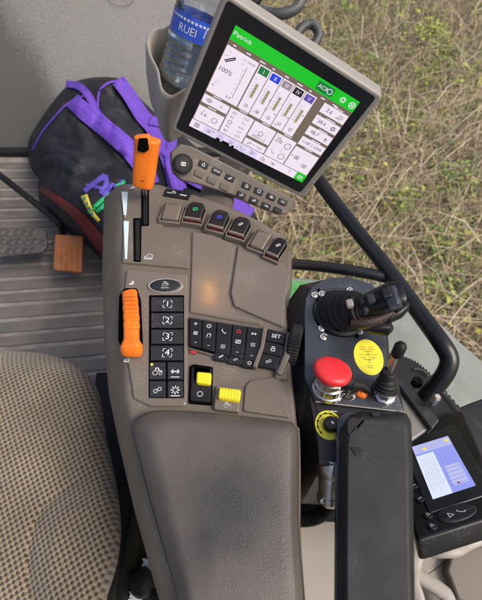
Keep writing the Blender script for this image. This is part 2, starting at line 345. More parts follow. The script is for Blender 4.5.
for i in range(5200):   # dead and living leaves in the litter
    px, py = random.uniform(215, 530), random.uniform(-40, 420); ng = near_green(px, py); p = P(px, py, -.9); p.z = -.9 + random.uniform(.03, .14); a_ = random.uniform(0, 6.28); l_ = random.uniform(.012, .04)
    d_ = Vector((math.cos(a_), math.sin(a_), random.uniform(-.4, .4))) * l_; s2_ = Vector((-math.sin(a_), math.cos(a_), random.uniform(-.4, .4))) * l_ * .38
    sb.add([p, p + d_ * .5 + s2_, p + d_, p + d_ * .5 - s2_], [(0, 1, 2, 3)], random.choice(green_m) if random.random() < .17 + ng * .5 else straw_m[random.choice((1, 2, 2, 5))])
for i in range(420):   # bramble runs with larger leaves
    px, py = random.uniform(225, 520), random.uniform(-40, 400); p = P(px, py, -.80); a_ = random.uniform(0, 6.28); d_ = Vector((math.cos(a_), math.sin(a_), 0)); L_ = random.uniform(.15, .5); bn = Vector((-d_.y, d_.x, 0)) * random.uniform(-.4, .4)
    q_ = [p + d_ * L_ * t + bn * L_ * t * t + Vector((0, 0, .10 * math.sin(t * 3.1) - .04)) for t in (0, .25, .5, .75, 1)]
    if i % 2 == 0: sb.tube(q_, random.uniform(.0018, .0034), straw_m[random.choice((2, 5, 5, 1))], seg=4)
    if i % 3 == 0 or near_green(px, py) > .5:
        for k in range(5):
            c_ = q_[k]; a2 = random.uniform(0, 6.28); l_ = random.uniform(.02, .05); e_ = Vector((math.cos(a2), math.sin(a2), random.uniform(-.3, .5))) * l_; f_ = Vector((-math.sin(a2), math.cos(a2), random.uniform(-.3, .3))) * l_ * .4
            sb.add([c_, c_ + e_ * .45 + f_, c_ + e_, c_ + e_ * .45 - f_], [(0, 1, 2, 3)], random.choice(green_m) if near_green(px, py) > .25 else random.choice((green_m[2], straw_m[2], straw_m[1])))
tag(sb.build('straw', sharp=180), 'matted dry straw and dead grass lying beside the tractor', 'dry grass', kind='stuff')
# weeds: little leafy plants
def weed(k, px, py, n, rad, mats, label):
    w = MB(); c = P(px, py, -.9)
    for i in range(n):
        a = random.uniform(0, 6.28); rr = rad * math.sqrt(random.random()); q = c + Vector((rr * math.cos(a), rr * math.sin(a), .08 + random.uniform(0, .10)))
        t = random.uniform(0, 6.28); d = Vector((math.cos(t), math.sin(t), random.uniform(-.5, .4))); s = Vector((-d.y, d.x, random.uniform(-.3, .3))) ; l = random.uniform(.018, .04)
        w.add([q, q + d * l * .5 + s * l * .35, q + d * l, q + d * l * .5 - s * l * .35], [(0, 1, 2, 3)], random.choice(mats))
    for i in range(12):
        a = i * .5236; blade(w, c - Vector((math.cos(a), math.sin(a), -.12 / rad if False else 0)) * rad * .3 + Vector((0, 0, .04)), a, rad * 1.1, .004, .10, green_m[2])
    tag(w.build('weed_plant', sharp=180), label, 'weed', 'green weeds growing through the straw')
G0, G1, G2, G3 = green_m
weed(0, 428, 44, 190, .20, [G1, G3, G1], 'largest clump of yellow-green leaves in the straw at upper right')
weed(1, 398, 212, 90, .13, [G1, G0], 'small bright green weed in the straw near the black handrail')
weed(2, 448, 62, 60, .12, [G2, G0], 'dark green leafy weed just below the yellow-green clump')
weed(3, 446, 258, 150, .19, [G0, G1, G2], 'mid green weed low on the right beside the fender edge')
weed(4, 344, 20, 45, .10, [G0, G2], 'sparse green weed just above the big display')
weed(5, 452, 190, 80, .17, [G2, G0], 'dull green weed at the right edge halfway down the straw')
weed(6, 438, 300, 90, .14, [G1, G0, G2], 'light green weed right of the handrail bend')
# cab floor with ribbed rubber mat
f = MB(); FF = fz(0)
f.add([(-3, -1.2, -.02), (.05, -1.2, -.02), (.05, 1.716, -.02), (-3, 1.716, -.02), (-3, -1.2, 0), (.05, -1.2, 0), (.05, 1.716, 0), (-3, 1.716, 0)], [(0, 1, 2, 3), (7, 6, 5, 4), (4, 5, 1, 0), (5, 6, 2, 1), (6, 7, 3, 2), (7, 4, 0, 3)], 'mat_dark')
tag(f.build('cab_floor'), None, None, kind='structure')
fm = MB(); k = 0; yy = 0.42
while yy < 1.66:
    t = (yy - .42) / 1.24; sl = .16 * (1 - t) - .01; wv = .046 + .006 * ((k * 7) % 3)
    pts = [(-1.6, yy - 1.2 * sl), (.04, yy + .44 * sl), (.04, yy + .44 * sl + wv * .80), (-1.6, yy - 1.2 * sl + wv * .80)]
    fm.slab(FF, pts, .0005, .006, 'mat', .002, bs=2); yy += wv + .005; k += 1
tag(fm.build('floor_mat'), 'grey brown ribbed rubber mat covering the cab floor', 'floor mat')
# black slabs added to stand for the shade between seat and console
w = MB(); FW2 = fz(.22)
w.pslab(FW2, [(96, 372), (150, 372), (190, 640), (60, 640)], -.2, 0, 'rubber', .004)
w.pslab(fz(.24), [(104, 470), (140, 462), (150, 520), (108, 530)], -.01, 0, 'rubber', .004)
tag(w.build('gap_shade'), 'added black shade slab in the dark gap between seat and console', 'shade slab')
kb = thing('round_knob', 'round black knob low in the gap between seat and console', 'knob', P(142, 585, .30))
q = MB(); fk = fz(.30); c = fk.l1(141, 582, .03)
q.lathe(fk, c, [(.022, -.08), (.022, 0), (.026, .002), (.026, .02), (.022, .028), (.008, .03)], 'black'); q.build('knob_cap', kb)
q = MB(); q.tube(smooth_path([P(141, 585, .3), P(158, 596, .31), P(172, 604, .32)]), .010, 'black'); q.build('lever_arm', kb)
for px, py, s, lb in ((148, 566, .013, 'larger crumpled white scrap just above the round black knob by the seat'), (136, 597, .012, 'smaller crumpled white scrap just below the round black knob by the seat')):
    q = MB(); a = P(px, py, .322); g_ = []
    for j in range(5):
        for i in range(5): g_.append(a + Vector(((i - 2) * .5 + random.uniform(-.25, .25), (j - 2) * .4 + random.uniform(-.25, .25), random.uniform(-.35, .35))) * s)
    q.add(g_, [(j * 5 + i, j * 5 + i + 1, j * 5 + i + 6, j * 5 + i + 5) for j in range(4) for i in range(4)], 'label_white'); tag(q.build('paper_scrap', sharp=20), lb, 'paper scrap', 'paper scraps beside the seat')
# windscreen, dusty
YW = 1.716
wm = bpy.data.materials.new('dusty glass'); wm.use_nodes = True; nt = wm.node_tree; N = nt.nodes; L = nt.links
for n in list(N): N.remove(n)
out = N.new('ShaderNodeOutputMaterial'); tc = N.new('ShaderNodeTexCoord'); na = N.new('ShaderNodeTexNoise'); na.inputs['Scale'].default_value = 3.0; na.inputs['Detail'].default_value = 6
nb = N.new('ShaderNodeTexNoise'); nb.inputs['Scale'].default_value = 140; nb.inputs['Detail'].default_value = 5; mpp = N.new('ShaderNodeMapping'); mpp.inputs['Scale'].default_value = (1, 1, .35); L.new(tc.outputs['Object'], mpp.inputs[0]); L.new(mpp.outputs[0], na.inputs['Vector']); L.new(tc.outputs['Object'], nb.inputs['Vector'])
mu = N.new('ShaderNodeMath'); mu.operation = 'MULTIPLY_ADD'; L.new(na.outputs[0], mu.inputs[0]); mu.inputs[1].default_value = .7; nbs = N.new('ShaderNodeMapRange'); nbs.inputs[1].default_value = .3; nbs.inputs[2].default_value = .7; nbs.inputs[3].default_value = .30; nbs.inputs[4].default_value = .68; L.new(nb.outputs[0], nbs.inputs[0]); L.new(nbs.outputs[0], mu.inputs[2])
sx_ = N.new('ShaderNodeSeparateXYZ'); L.new(tc.outputs['Object'], sx_.inputs[0])
gx = N.new('ShaderNodeMapRange'); gx.interpolation_type = 'SMOOTHSTEP'; gx.inputs[1].default_value = .24; gx.inputs[2].default_value = .42; gx.inputs[3].default_value = -.30; gx.inputs[4].default_value = .16
mz = N.new('ShaderNodeMath'); mz.operation = 'MULTIPLY_ADD'; L.new(sx_.outputs[2], mz.inputs[0]); mz.inputs[1].default_value = .20; L.new(sx_.outputs[0], mz.inputs[2])
nw = N.new('ShaderNodeMath'); nw.operation = 'MULTIPLY_ADD'; L.new(na.outputs[0], nw.inputs[0]); nw.inputs[1].default_value = .12; L.new(mz.outputs[0], nw.inputs[2]); L.new(nw.outputs[0], gx.inputs[0])
ad_ = N.new('ShaderNodeMath'); ad_.operation = 'ADD'; L.new(mu.outputs[0], ad_.inputs[0]); L.new(gx.outputs[0], ad_.inputs[1])
mr = N.new('ShaderNodeMapRange'); mr.inputs[1].default_value = .60; mr.inputs[2].default_value = 1.2; mr.inputs[3].default_value = .22; mr.inputs[4].default_value = .95; L.new(ad_.outputs[0], mr.inputs[0])
df = N.new('ShaderNodeBsdfDiffuse'); df.inputs[0].default_value = (.66, .65, .61, 1); tl = N.new('ShaderNodeBsdfTranslucent'); tl.inputs[0].default_value = (.66, .65, .61, 1); m1 = N.new('ShaderNodeMixShader'); m1.inputs[0].default_value = .4; L.new(df.outputs[0], m1.inputs[1]); L.new(tl.outputs[0], m1.inputs[2])
tr = N.new('ShaderNodeBsdfTransparent'); m2 = N.new('ShaderNodeMixShader'); L.new(mr.outputs[0], m2.inputs[0]); L.new(tr.outputs[0], m2.inputs[1]); L.new(m1.outputs[0], m2.inputs[2]); L.new(m2.outputs[0], out.inputs[0])
ws = thing('windscreen', 'grey dusty windscreen glass rising behind the black sports bag', 'windscreen', (-1, YW, 0))
g = MB(); x0, x1 = -2.2, -.045
g.add([(x0, YW, .03), (x1, YW, .03), (x1, YW + .12, 1.2), (x0, YW + .12, 1.2), (x0, YW + .006, .03), (x1, YW + .006, .03), (x1, YW + .126, 1.2), (x0, YW + .126, 1.2)], [(0, 1, 2, 3), (7, 6, 5, 4), (0, 4, 5, 1), (1, 5, 6, 2), (2, 6, 7, 3), (3, 7, 4, 0)], wm); g.build('glass', ws)
g = MB(); g.tube([(x0, YW, .018), (x1, YW, .018)], .022, 'rubber', seg=8); g.build('lower_seal', ws)
g = MB(); g.tube([(x1 + .01, YW + .005, 0), (x1 + .01, YW + .13, 1.2)], .018, 'black', seg=10); g.build('pillar', ws)
# embossed round mark of the glass, etched arc at top
g = MB(); fg = Fr((0, YW - .004, .03), (1, 0, 0), (0, .12, 1.17)); cc = fg.l1(120, -6, 0); g.ring(fg, cc, .052, .048, -.0, 'bezel_grey', sy=.75); cc2 = fg.l1(120, -8, 0); g.ring(fg, cc2, .036, .034, 0, 'bezel_grey', sy=.7); g.build('etched_mark', ws)
# wiper arm shape behind the glass
g = MB(); g.tube([(-.93, YW + .22, 1.0), (-.84, YW + .17, .62), (-.79, YW + .12, .42)], .006, 'grey_tube'); tag(g.build('wiper_arm'), 'thin grey wiper arm behind the dusty windscreen', 'wiper')
g = MB(); hood = [(-2.6, 0), (-1.0, 0), (-.86, .5), (-.72, 1.4), (-2.6, 1.4)]
g.loft([[(x, 2.0, -.85 + z * 1.1 if z else -.85) for x, z in hood], [(x - .1, 2.5, -.85 + z * 1.1 if z else -.85) for x, z in hood]], 'hood'); tag(g.build('front_engine_hood'), 'dark front mudguard seen dimly through the left of the windscreen', 'engine hood')  # dark hood shape put behind the glass for its dark left zone
# ================================================================== CONSOLE
con = thing('armrest_console', 'taupe tractor armrest console with orange levers and padded rest', 'control console', P(210, 420, .35))
T = [(128, 187), (160, 189), (190, 198), (215, 206), (240, 216), (262, 227), (282, 240), (290, 256), (290, 285), (285, 300), (285, 320), (288, 345), (291, 385), (295, 425), (297, 440), (297, 660), (196, 660), (172, 585), (150, 505), (135, 440), (130, 400), (126, 340), (124, 270), (123, 200)]
Lw = [(116, 187), (158, 186), (190, 195), (216, 203), (241, 213), (263, 224), (284, 237), (292, 254), (292, 285), (288, 300), (288, 320), (290, 345), (294, 385), (298, 425), (300, 440), (300, 660), (176, 660), (152, 575), (133, 505), (118, 440), (109, 395), (104, 340), (102, 270), (104, 198)]
zt = .75
rings = []
Tl = [P(x, y, zt) for x, y in T]; Ll = [P(x, y, .700) for x, y in Lw]
def lerp(A, B, t): return [a * (1 - t) + b * t for a, b in zip(A, B)]
rings.append([Vector((p.x + .0, p.y, .30)) for p in Ll]); rings.append([Vector((p.x, p.y, .60)) for p in Ll]); rings.append(Ll)
for t in (.25, .5, .75, .92):
    a = t * math.pi / 2; q = lerp(Ll, Tl, 1 - math.cos(a) * 1.0 if False else math.sin(a) * .35 + t * .65)
    rings.append([Vector((p.x, p.y, .700 + .05 * (math.sin(a)))) for p in q])
rings.append(Tl)
ctr = P(210, 400, zt)
rings.append([Vector((p.x + (ctr.x - p.x) * .03, p.y + (ctr.y - p.y) * .012, zt)) for p in Tl])
b = MB(); b.loft(rings, 'taupe'); body = b.build('console_body', con, sharp=60)
# raised cover panels
b = MB(); b.pslab(FC, [(124, 192), (160, 193), (163, 227), (189, 232), (189, 268), (122, 262)], -.004, .0045, 'taupe', .0018, r=.0024)
# slot painted as a black slab, marks and symbols
b.pslab(FC, [(141, 189), (149, 189.5), (149, 226), (141.5, 226), (141, 262), (133.5, 261.5), (133, 218), (141, 218)], .003, .0049, 'painted_dark', .0002, r=.0025)
b.pslab(FC, [(143.2, 191), (147.2, 191), (147.2, 224), (143.4, 224)], .003, .0056, 'rubber', .0005); b.pslab(FC, [(135.2, 220), (139.4, 220), (139.4, 260), (135.6, 260)], .003, .0056, 'rubber', .0005)  # strips added for a faint sheen inside the slot
b.pflat(FC, [(121.5, 191.5), (127.8, 192), (126.3, 215), (123.6, 215)], .0051, 'paleblue'); b.pflat(FC, [(123.5, 221), (129, 221), (127, 259), (125, 259)], .0051, 'paleblue')
b.text(FC, 'I', FC.l1(126, 218), .008, .0051, 'white')
b.icon(FC, 'rabbit', FC.l1(133.5, 189.5), .012, .0052, 'white'); b.icon(FC, 'snail', FC.l1(149.5, 258.5), .014, .0051, 'white')
b.build('gate_panel', con)
b = MB(); b.pslab(FC, [(192, 231), (212, 234), (235.5, 244.5), (228, 292), (231, 306), (240, 313), (262, 321), (262, 325), (189.5, 312), (191, 270)], -.004, .0035, 'taupe_gloss', .0025, r=.004); b.build('centre_panel', con)
b = MB(); b.pslab(FC, [(238, 244.5), (258, 253), (283, 263), (290, 276), (285, 300), (284, 327), (262, 318), (234, 305.5), (230.5, 293)], -.004, .0045, 'taupe_gloss', .0025, r=[.004] * 9, n=5); b.build('storage_lid', con)
# ---- glossy control strip with rocker and numbered buttons
b = MB(); b.pslab(FC, [(126, 268), (188, 274), (188, 397), (186, 406), (150, 406), (133, 398), (127, 360), (123, 300)], -.004, .004, 'taupe_gloss', .003, r=.006)
b.pslab(FC, [(119, 296), (124, 288), (137, 288), (141, 300), (143, 345), (139, 356), (124, 356), (118, 340)], .002, .0044, 'painted_dark', .0003, r=.006, n=5)
b.icon(FC, 'rabbit', FC.l1(132, 283.5, .004), .010, .0046, 'white'); b.icon(FC, 'snail', FC.l1(127, 360, .004), .008, .0042, 'white'); b.build('control_strip', con)
b = MB(); sp = smooth_path([P(129.5, 292, .757), P(130.5, 305, .768), P(131.5, 322, .772), P(131.5, 336, .770), P(131.5, 346, .768), P(132, 352, .757)], 4)
n = len(sp); wd = []
for i in range(n):
    t = i / (n - 1); wd.append(.0105 + .0045 * max(0, min(1, (t - .68) / .12)) * (1 if t < .95 else .9) + (.0008 if t < .55 and i % 2 else 0) - (.004 if t in (0, 1) else 0))
b.tube(sp, wd, 'orange', seg=18, sq=(1, .7), ref=(0, 0, 1)); rk = b.build('rocker_lever', con, sharp=30)
b = MB()
for i in range(9):
    y = 296 + i * 4.1; a = P(124.5 + i * .18, y, .7795 - .0006 * abs(5 - i)); c2 = P(137 + i * .2, y + .2, .7795 - .0006 * abs(5 - i)); b.tube([a, (a + c2) / 2 + Vector((0, 0, .0012)), c2], .0009, 'orange', seg=6)
b.build('grip_rib', rk)
c = FC.l1(165.5, 286.5, .004); b = MB(); b.lathe(FC, c, [(.0268, .003), (.0268, .006), (.0255, .0072), (.0235, .0066)], 'bezel_grey', sy=.52, seg=40)
b.lathe(FC, c, [(.0232, .004), (.0232, .0070), (.0215, .0078), (.001, .0080)], 'key', sy=.50, seg=40); b.icon(FC, 'tractor', (c[0], c[1] + .002), .009, .0083, 'white'); b.text(FC, 'AUTO', (c[0], c[1] - .0055), .0042, .0083, 'white'); b.build('oval_button', con)
b = MB(); b.pslab(FC, [(149, 295), (184, 295), (184, 398), (148.5, 398)], .001, .0047, 'painted_dark', .0005, r=.002); b.build('button_recess', con)
bs = [('1', 151, 297, 183, 311), ('2', 151, 313, 183, 327.5), ('3', 151, 329.5, 183, 343.5), ('4', 150.5, 345.5, 183, 360)]
for t, x0, y0, x1, y1 in bs:
    b = MB(); b.pslab(FC, [(x0, y0), (x1, y0), (x1, y1), (x0, y1)], .002, .0062, 'key', .0008, r=.0015); c = FC.l1((x0 + x1) / 2 + .5, (y0 + y1) / 2, .0064)
    b.text(FC, t, c, .0135, .0065, 'white'); s = .0062
    for sx in (-1, 1): b.stroke(FC, [(c[0] + sx * s * .5, c[1] + s), (c[0] + sx * s, c[1] + s), (c[0] + sx * s, c[1] + s * .3)], .0007, .0065, 'white'); b.stroke(FC, [(c[0] + sx * s * .5, c[1] - s), (c[0] + sx * s, c[1] - s), (c[0] + sx * s, c[1] - s * .3)], .0007, .0065, 'white')
    b.build('number_button', con, label='dark button marked %s in white' % t)
for x0, y0, x1, y1, ic in ((149.5, 362, 165.5, 379, 'tractor'), (167.5, 362, 183, 379, 'arrows'), (149.5, 381, 165.5, 397, 'link'), (167.5, 381, 183, 397, 'gear')):
    b = MB(); b.pslab(FC, [(x0, y0), (x1, y0), (x1, y1), (x0, y1)], .002, .0062, 'key', .0008, r=.0015); c = FC.l1((x0 + x1) / 2, (y0 + y1) / 2 + 1, .0064); b.icon(FC, ic, c, .012, .0065, 'white')
    if ic in ('gear', 'arrows'): b.stroke(FC, [(c[0] - .005, c[1] - .008), (c[0] + .006, c[1] - .008)], .001, .0065, 'white')
    o = b.build('function_button', con)
    if x0 < 150 and y0 < 370:
        b = MB(); b.disc(FC, FC.l1(151.8, 364.5, .0064), .0017, .0067, 'led'); b.build('indicator_light', o)
# ---- main orange lever
b = MB(); b.tube([P(145, 196, .752), P(144.5, 188, .785), P(144.5, 182, .80)], .0042, 'steel'); lv = b.build('lever_shaft', con)
b = MB(); p0, p1 = P(143, 187, .788), P(147.5, 139, .862); sp = smooth_path([p0, p0.lerp(p1, .12), p0.lerp(p1, .4), p0.lerp(p1, .75), p0.lerp(p1, .93), p1.lerp(p0, -.03)], 4); n = len(sp)
def hw(t): return .0165 + .0045 * t if t > .06 and t < .94 else (.0165 + .0045 * t) * (1 - .35 * (1 - min(t, 1 - t) / .06))
b.tube(sp, [hw(i / (n - 1)) for i in range(n)], 'orange', seg=24, sq=(1, .78), ref=(0, -.5, .85)); hd = b.build('lever_handle', con, sharp=60)
cdir = (CAM - p0.lerp(p1, .8)).normalized(); fh = Fr(p0.lerp(p1, .82), (1, 0, -.05), (p1 - p0))
b = MB(); hb = fh.l([(138.5, 138.5), (147.5, 138), (149, 150), (144, 153), (136.5, 151)], .0172)
b.slab(fh, inset(ccw(hb), -.0016), -.002, .0163, 'orange', .001, r=.0035); b.slab(fh, hb, -.002, .0172, 'painted_dark', .0008, r=.003); b.build('thumb_button', hd)
b = MB(); fh2 = Fr(p0.lerp(p1, .12), (1, 0, -.05), (p1 - p0)); b.slab(fh2, rect(fh2.l1(142.5, 181, .014), .004, .0010), -.002, .0147, 'painted_dark', .0002); b.build('release_slit', hd)
# ---- sticker above paddles
b = MB(); ra = R(-13); c = FC.l1(177, 193.5, .003); b.slab(FC, rect(c, 32 * PX, 12 * PX * 1.1, ra), -.002, .003, 'black', .0008, r=.002)
b.icon(FC, 'tractor', (c[0] - .006, c[1] + .003), .008, .0033, 'white', ra); b.stroke(FC, [(c[0] - .018, c[1] + .003), (c[0] - .010, c[1] + .001)], .0012, .0033, 'white'); b.stroke(FC, [(c[0] + .006, c[1] - .003), (c[0] + .017, c[1] - .006)], .0018, .0033, 'white'); b.build('symbol_strip', con)
# ---- six lift paddles
for px, py, w_, hp, rot, kind in ((172, 212, 20, 23, -8, None), (195, 213, 20, 24, -12, 'green_print'), (219, 221, 19, 24, -19, 'blue_print'), (240, 228, 19, 24, -22, 'white'), (261, 240, 17, 24, -27, None), (277, 249, 15, 24, -30, 'white')):
    rr = R(rot); c = FC.l1(px, py, .012); W, H = w_ * PX * 1.08, hp * PX * 1.22; ca, sa = math.cos(rr), math.sin(rr); up = Vector((-sa, ca)); rt = Vector((ca, sa)); c = Vector(c)
    b = MB(); 
    for sgn in (-1, 1):
        e = c + rt * sgn * (W / 2 + .0012); b.slab(FC, rect(e, .0022, H * 1.0, rr), -.004, .014, 'taupe', .001, r=.001)
    b.slab(FC, rect(c - up * (H / 2 + .001), W + .004, .004, rr), -.004, .011, 'taupe', .0012)
    fr_ = b.build('paddle_frame', con)
    b = MB()
    if kind is None:
        fp = Fr(FC.w(c[0], c[1], .013), rt.to_3d(), (up.to_3d() + Vector((0, 0, .12)))); b.slab(fp, rect((0, 0), W - .002, H - .004), -.012, .004, 'taupe', .0035, r=[.003, .003, .008, .008], n=5); b.slab(fp, rect((0, H * .30), W * .8, .0015), 0, .0048, 'taupe_dark', .0004); b.build('blank_cover', con)
    else:
        fp = Fr(FC.w(c[0], c[1], .013), rt.to_3d(), (up.to_3d() + Vector((0, 0, .18)))); b.slab(fp, rect((0, .001), W - .003, H - .005), -.014, .004, 'black', .003, r=[.002, .002, .0115, .0115], n=7)
        b.slab(fp, rect((0, -H / 2 + .006), W - .003, .0045), -.008, .0065, 'taupe_gloss', .0015, r=.001); b.slab(fp, rect((0, -H / 2 + .0027), W - .006, .0006), -.006, .003, 'bag_red', .0002)
        b.ring(fp, (0, .004), .0072, .0064, .0045, 'key_dark'); b.icon(fp, 'screen' if kind != 'white' else 'link', (0, .004), .0085, .0047, kind, R(20)); b.build('lift_paddle', con)
# ---- dark curved key cluster
ra = R(-8)
b = MB(); b.pslab(FC, [(188.5, 316), (264, 328), (290, 335), (283, 372), (258, 367), (228, 360), (188.5, 349)], -.002, .0042, 'taupe_dark', .001, r=.003); b.pslab(FC, [(189, 318), (266, 329.5), (257, 365), (220, 356), (189, 347)], .003, .0048, 'painted_dark', .0005, r=.002); b.build('cluster_frame', con)
cols = [(189.7, 201.8), (202.4, 216.2), (216.8, 232.2), (232.8, 247), (247.6, 263.5)]
icons = [['plus', 'bars', 'minus'], ['gear', 'note', 'minus'], ['phone', 'fan'], ['tri', 'screen', 'minus'], ['arrows', 'fan', 'minus']]
def ty(x): return 317.5 + (x - 189) * .155
def by(x): return 345 + (x - 189) * .235
for (x0, x1), ics in zip(cols, icons):
    b = MB(); sl = lambda x, y: x - (y - 317) * .11 * (x - 189) / 75
    q = [(x0, ty(x0)), (x1, ty(x1)), (sl(x1, by(x1)), by(x1)), (sl(x0, by(x0)), by(x0))]; b.pslab(FC, q, .003, .008, 'key_dark', .0012, r=.0012)
    for i, ic in enumerate(ics):
        t = (i + .55) / len(ics); xx = (x0 + x1) / 2; y = ty(xx) * (1 - t) + by(xx) * t; b.icon(FC, ic, FC.l1(sl(xx, y), y, .0082), .0078 if ic != 'minus' else .005, .0084, 'red' if ic == 'tri' else 'white', ra)
    b.build('cluster_key', con)
for x, y, ic in ((221, 356, 'pen'), (235.5, 359.5, 'link'), (249.5, 363, 'gear')):
    b = MB(); b.slab(FC, rect(FC.l1(x, y, .006), 13 * PX, 9 * PX, ra), .001, .0065, 'key_dark', .001, r=.0012); b.icon(FC, ic, FC.l1(x, y, .0068), .0065, .0069, 'white', ra); b.build('lower_key', con)
b = MB(); b.slab(FC, rect(FC.l1(193, 352, .004), .008, .0035, ra), .002, .0050, 'red_print', .0008); b.build('red_tab', con)
b = MB(); b.pslab(FC, [(263.5, 325), (268, 326), (264, 347), (257, 367), (252.5, 366), (260, 346)], .002, .0115, 'taupe', .0015, r=.002); b.pslab(FC, [(287, 331), (293, 333), (290, 356), (282, 375), (276, 373), (284, 354)], .002, .0115, 'taupe', .002, r=.003); b.build('trim_rib', con)
for i, (q, tx) in enumerate((([(268, 328.5), (286.5, 333), (284.5, 344), (265.5, 340)], 'SET'), ([(265.3, 341.3), (284.3, 345.3), (281, 356), (261.8, 352)], 'lock'), ([(261.4, 353.2), (280.5, 357.3), (275.5, 369), (257, 365.5)], 'link'))):
    b = MB(); b.pslab(FC, q, .003, .0085, 'key_dark', .0012, r=.0012); cx = sum(a for a, _ in q) / 4; cy = sum(a for _, a in q) / 4; c = FC.l1(cx, cy, .0088)
    if tx == 'SET': b.text(FC, 'SET', c, .0082, .0089, 'white', R(-10))
    else: b.icon(FC, tx, c, .0085, .0089, 'white', R(-10))
    b.build('mode_key', con)
# thumbwheel (lathe lying across)
a0, a1 = P(287, 345, .742), P(300, 348, .742); fx = axis_frame(a0, a1, (0, 1, 0)); b = MB(); b.lathe(fx, (0, 0), [(.020, 0), (.030, .0015), (.032, .004), (.032, .015), (.029, .018), (.012, .0185)], 'rubber', seg=96, knurl=.045); b.build('thumbwheel', con, sharp=20)
b = MB(); b.pslab(FC, [(276, 364), (288, 367), (287, 379), (275, 378)], -.002, .0065, 'taupe', .0015, r=.002); b.icon(FC, 'home', FC.l1(281, 372, .0066), .007, .0068, 'white', ra); b.build('symbol_tile', con)
# yellow switches
b = MB(); b.pslab(FC, [(189.5, 366), (194, 364), (208, 366), (213, 367), (212, 405), (188.5, 403)], -.002, .003, 'painted_dark', .0008, r=.002)
b.pslab(FC, [(191.5, 368), (195, 366), (195.5, 379), (208, 381), (209, 368), (212, 369), (210.5, 402), (190, 400)], .001, .008, 'black', .0015, r=.001); b.icon(FC, 'ring', FC.l1(200, 394, .008), .008, .0083, 'white'); s1 = b.build('toggle_housing', con)
b = MB(); b.pslab(FC, [(196.5, 371), (211.5, 372.5), (210.5, 384), (196, 382.5)], .004, .015, 'yellow', .0025, r=.003); b.build('yellow_tab', s1)
b = MB(); b.pslab(FC, [(216, 385), (242, 388), (239, 412), (213.5, 409)], -.002, .0075, 'taupe_gloss', .002, r=.003); b.icon(FC, 'tractor', FC.l1(227, 405, .0078), .008, .0079, 'white'); s2 = b.build('toggle_housing', con)
b = MB(); b.pslab(FC, [(219, 386.5), (241.5, 389), (239.5, 401), (217.5, 398)], .006, .015, 'yellow', .0035, r=.003)
for i in range(7): b.tube([P(220.5 + i * 3.0, 387.5 + i * .35, .7652), P(219.5 + i * 3.0, 398 + i * .35, .7648)], .0006, 'yellow', seg=5)
b.build('yellow_tab', s2)
b = MB(); b.pslab(FC, [(245, 386), (250, 380), (276, 376), (283, 382), (288, 400), (291, 418), (243, 411)], -.002, .0035, 'taupe', .002, r=[.003] * 7); b.build('blank_cover', con)
# rim under the pad
# ---- armrest pad
outer = [(134, 437), (134, 424), (141, 415.5), (158, 410.5), (200, 412), (250, 417), (286, 421), (295, 426), (297.5, 437), (297.5, 520), (297.5, 670), (200, 670), (176, 590), (152, 505)]
inner = [(160, 446), (159, 437), (162, 431), (172, 427), (205, 427), (250, 430), (279, 432), (286, 436), (288, 446), (288.5, 520), (289, 670), (214, 670), (193, 590), (175, 508)]
def ring_px(pts, z, n=4):
    v = [P(x, y, z) for x, y in pts]; v2 = v + [v[0], v[1]]; out = []
    for i in range(len(v)):
        p0, p1, p2, p3 = v[i - 1], v[i], v[(i + 1) % len(v)], v[(i + 2) % len(v)]
        for k in range(n):
            t = k / n; out.append(.5 * ((2 * p1) + (p2 - p0) * t + (2 * p0 - 5 * p1 + 4 * p2 - p3) * t * t + (3 * p1 - p0 - 3 * p2 + p3) * t ** 3))
    return out
A = ring_px(outer, .765); B = ring_px(inner, .786); rings = [[Vector((p.x, p.y, .735)) for p in A], A]
for k in range(1, 7):
    t = k / 6; q = lerp(A, B, t); zz = .765 + .021 * math.sin(t * math.pi / 2); rings.append([Vector((p.x, p.y, zz)) for p in q])
cen = Vector((sum(p.x for p in B) / len(B), sum(p.y for p in B) / len(B), .789))
for k in (.15, .4, .7): rings.append([Vector((p.x + (cen.x - p.x) * k, p.y + (cen.y - p.y) * k * .6, .786 + .003 * math.sin(k * 1.5))) for p in B])
pm = bpy.data.materials.new('worn armrest skin'); pm.use_nodes = True; N = pm.node_tree.nodes; L = pm.node_tree.links; bb = N['Principled BSDF']; tc = N.new('ShaderNodeTexCoord')
wc = P(238, 505, .789) - P(210, 420, .35); wsx, wsy = 1 / .085, 1 / .105
mp = N.new('ShaderNodeMapping'); mp.inputs['Scale'].default_value = (wsx, wsy, 0); mp.inputs['Location'].default_value = (-wc.x * wsx, -wc.y * wsy, 0); L.new(tc.outputs['Object'], mp.inputs[0])
nz = N.new('ShaderNodeTexNoise'); nz.inputs['Scale'].default_value = 14; nz.inputs['Detail'].default_value = 8; L.new(tc.outputs['Object'], nz.inputs['Vector'])
cr = N.new('ShaderNodeValToRGB'); e = cr.color_ramp.elements; e[0].position = .36; e[0].color = (.034, .034, .035, 1); e[1].position = .66; e[1].color = (.062, .058, .053, 1); L.new(nz.outputs[0], cr.inputs[0])
ln_ = N.new('ShaderNodeVectorMath'); ln_.operation = 'LENGTH'; L.new(mp.outputs[0], ln_.inputs[0]); lad = N.new('ShaderNodeMath'); lad.operation = 'MULTIPLY_ADD'; L.new(nz.outputs[0], lad.inputs[0]); lad.inputs[1].default_value = .9; L.new(ln_.outputs['Value'], lad.inputs[2])
mrr = N.new('ShaderNodeMapRange'); mrr.inputs[1].default_value = .75; mrr.inputs[2].default_value = 1.5; L.new(lad.outputs[0], mrr.inputs[0])
mx = N.new('ShaderNodeMixRGB'); mx.inputs[2].default_value = (.115, .10, .087, 1); L.new(mrr.outputs[0], mx.inputs[0]); L.new(cr.outputs[0], mx.inputs[1]); L.new(mx.outputs[0], bb.inputs['Base Color'])
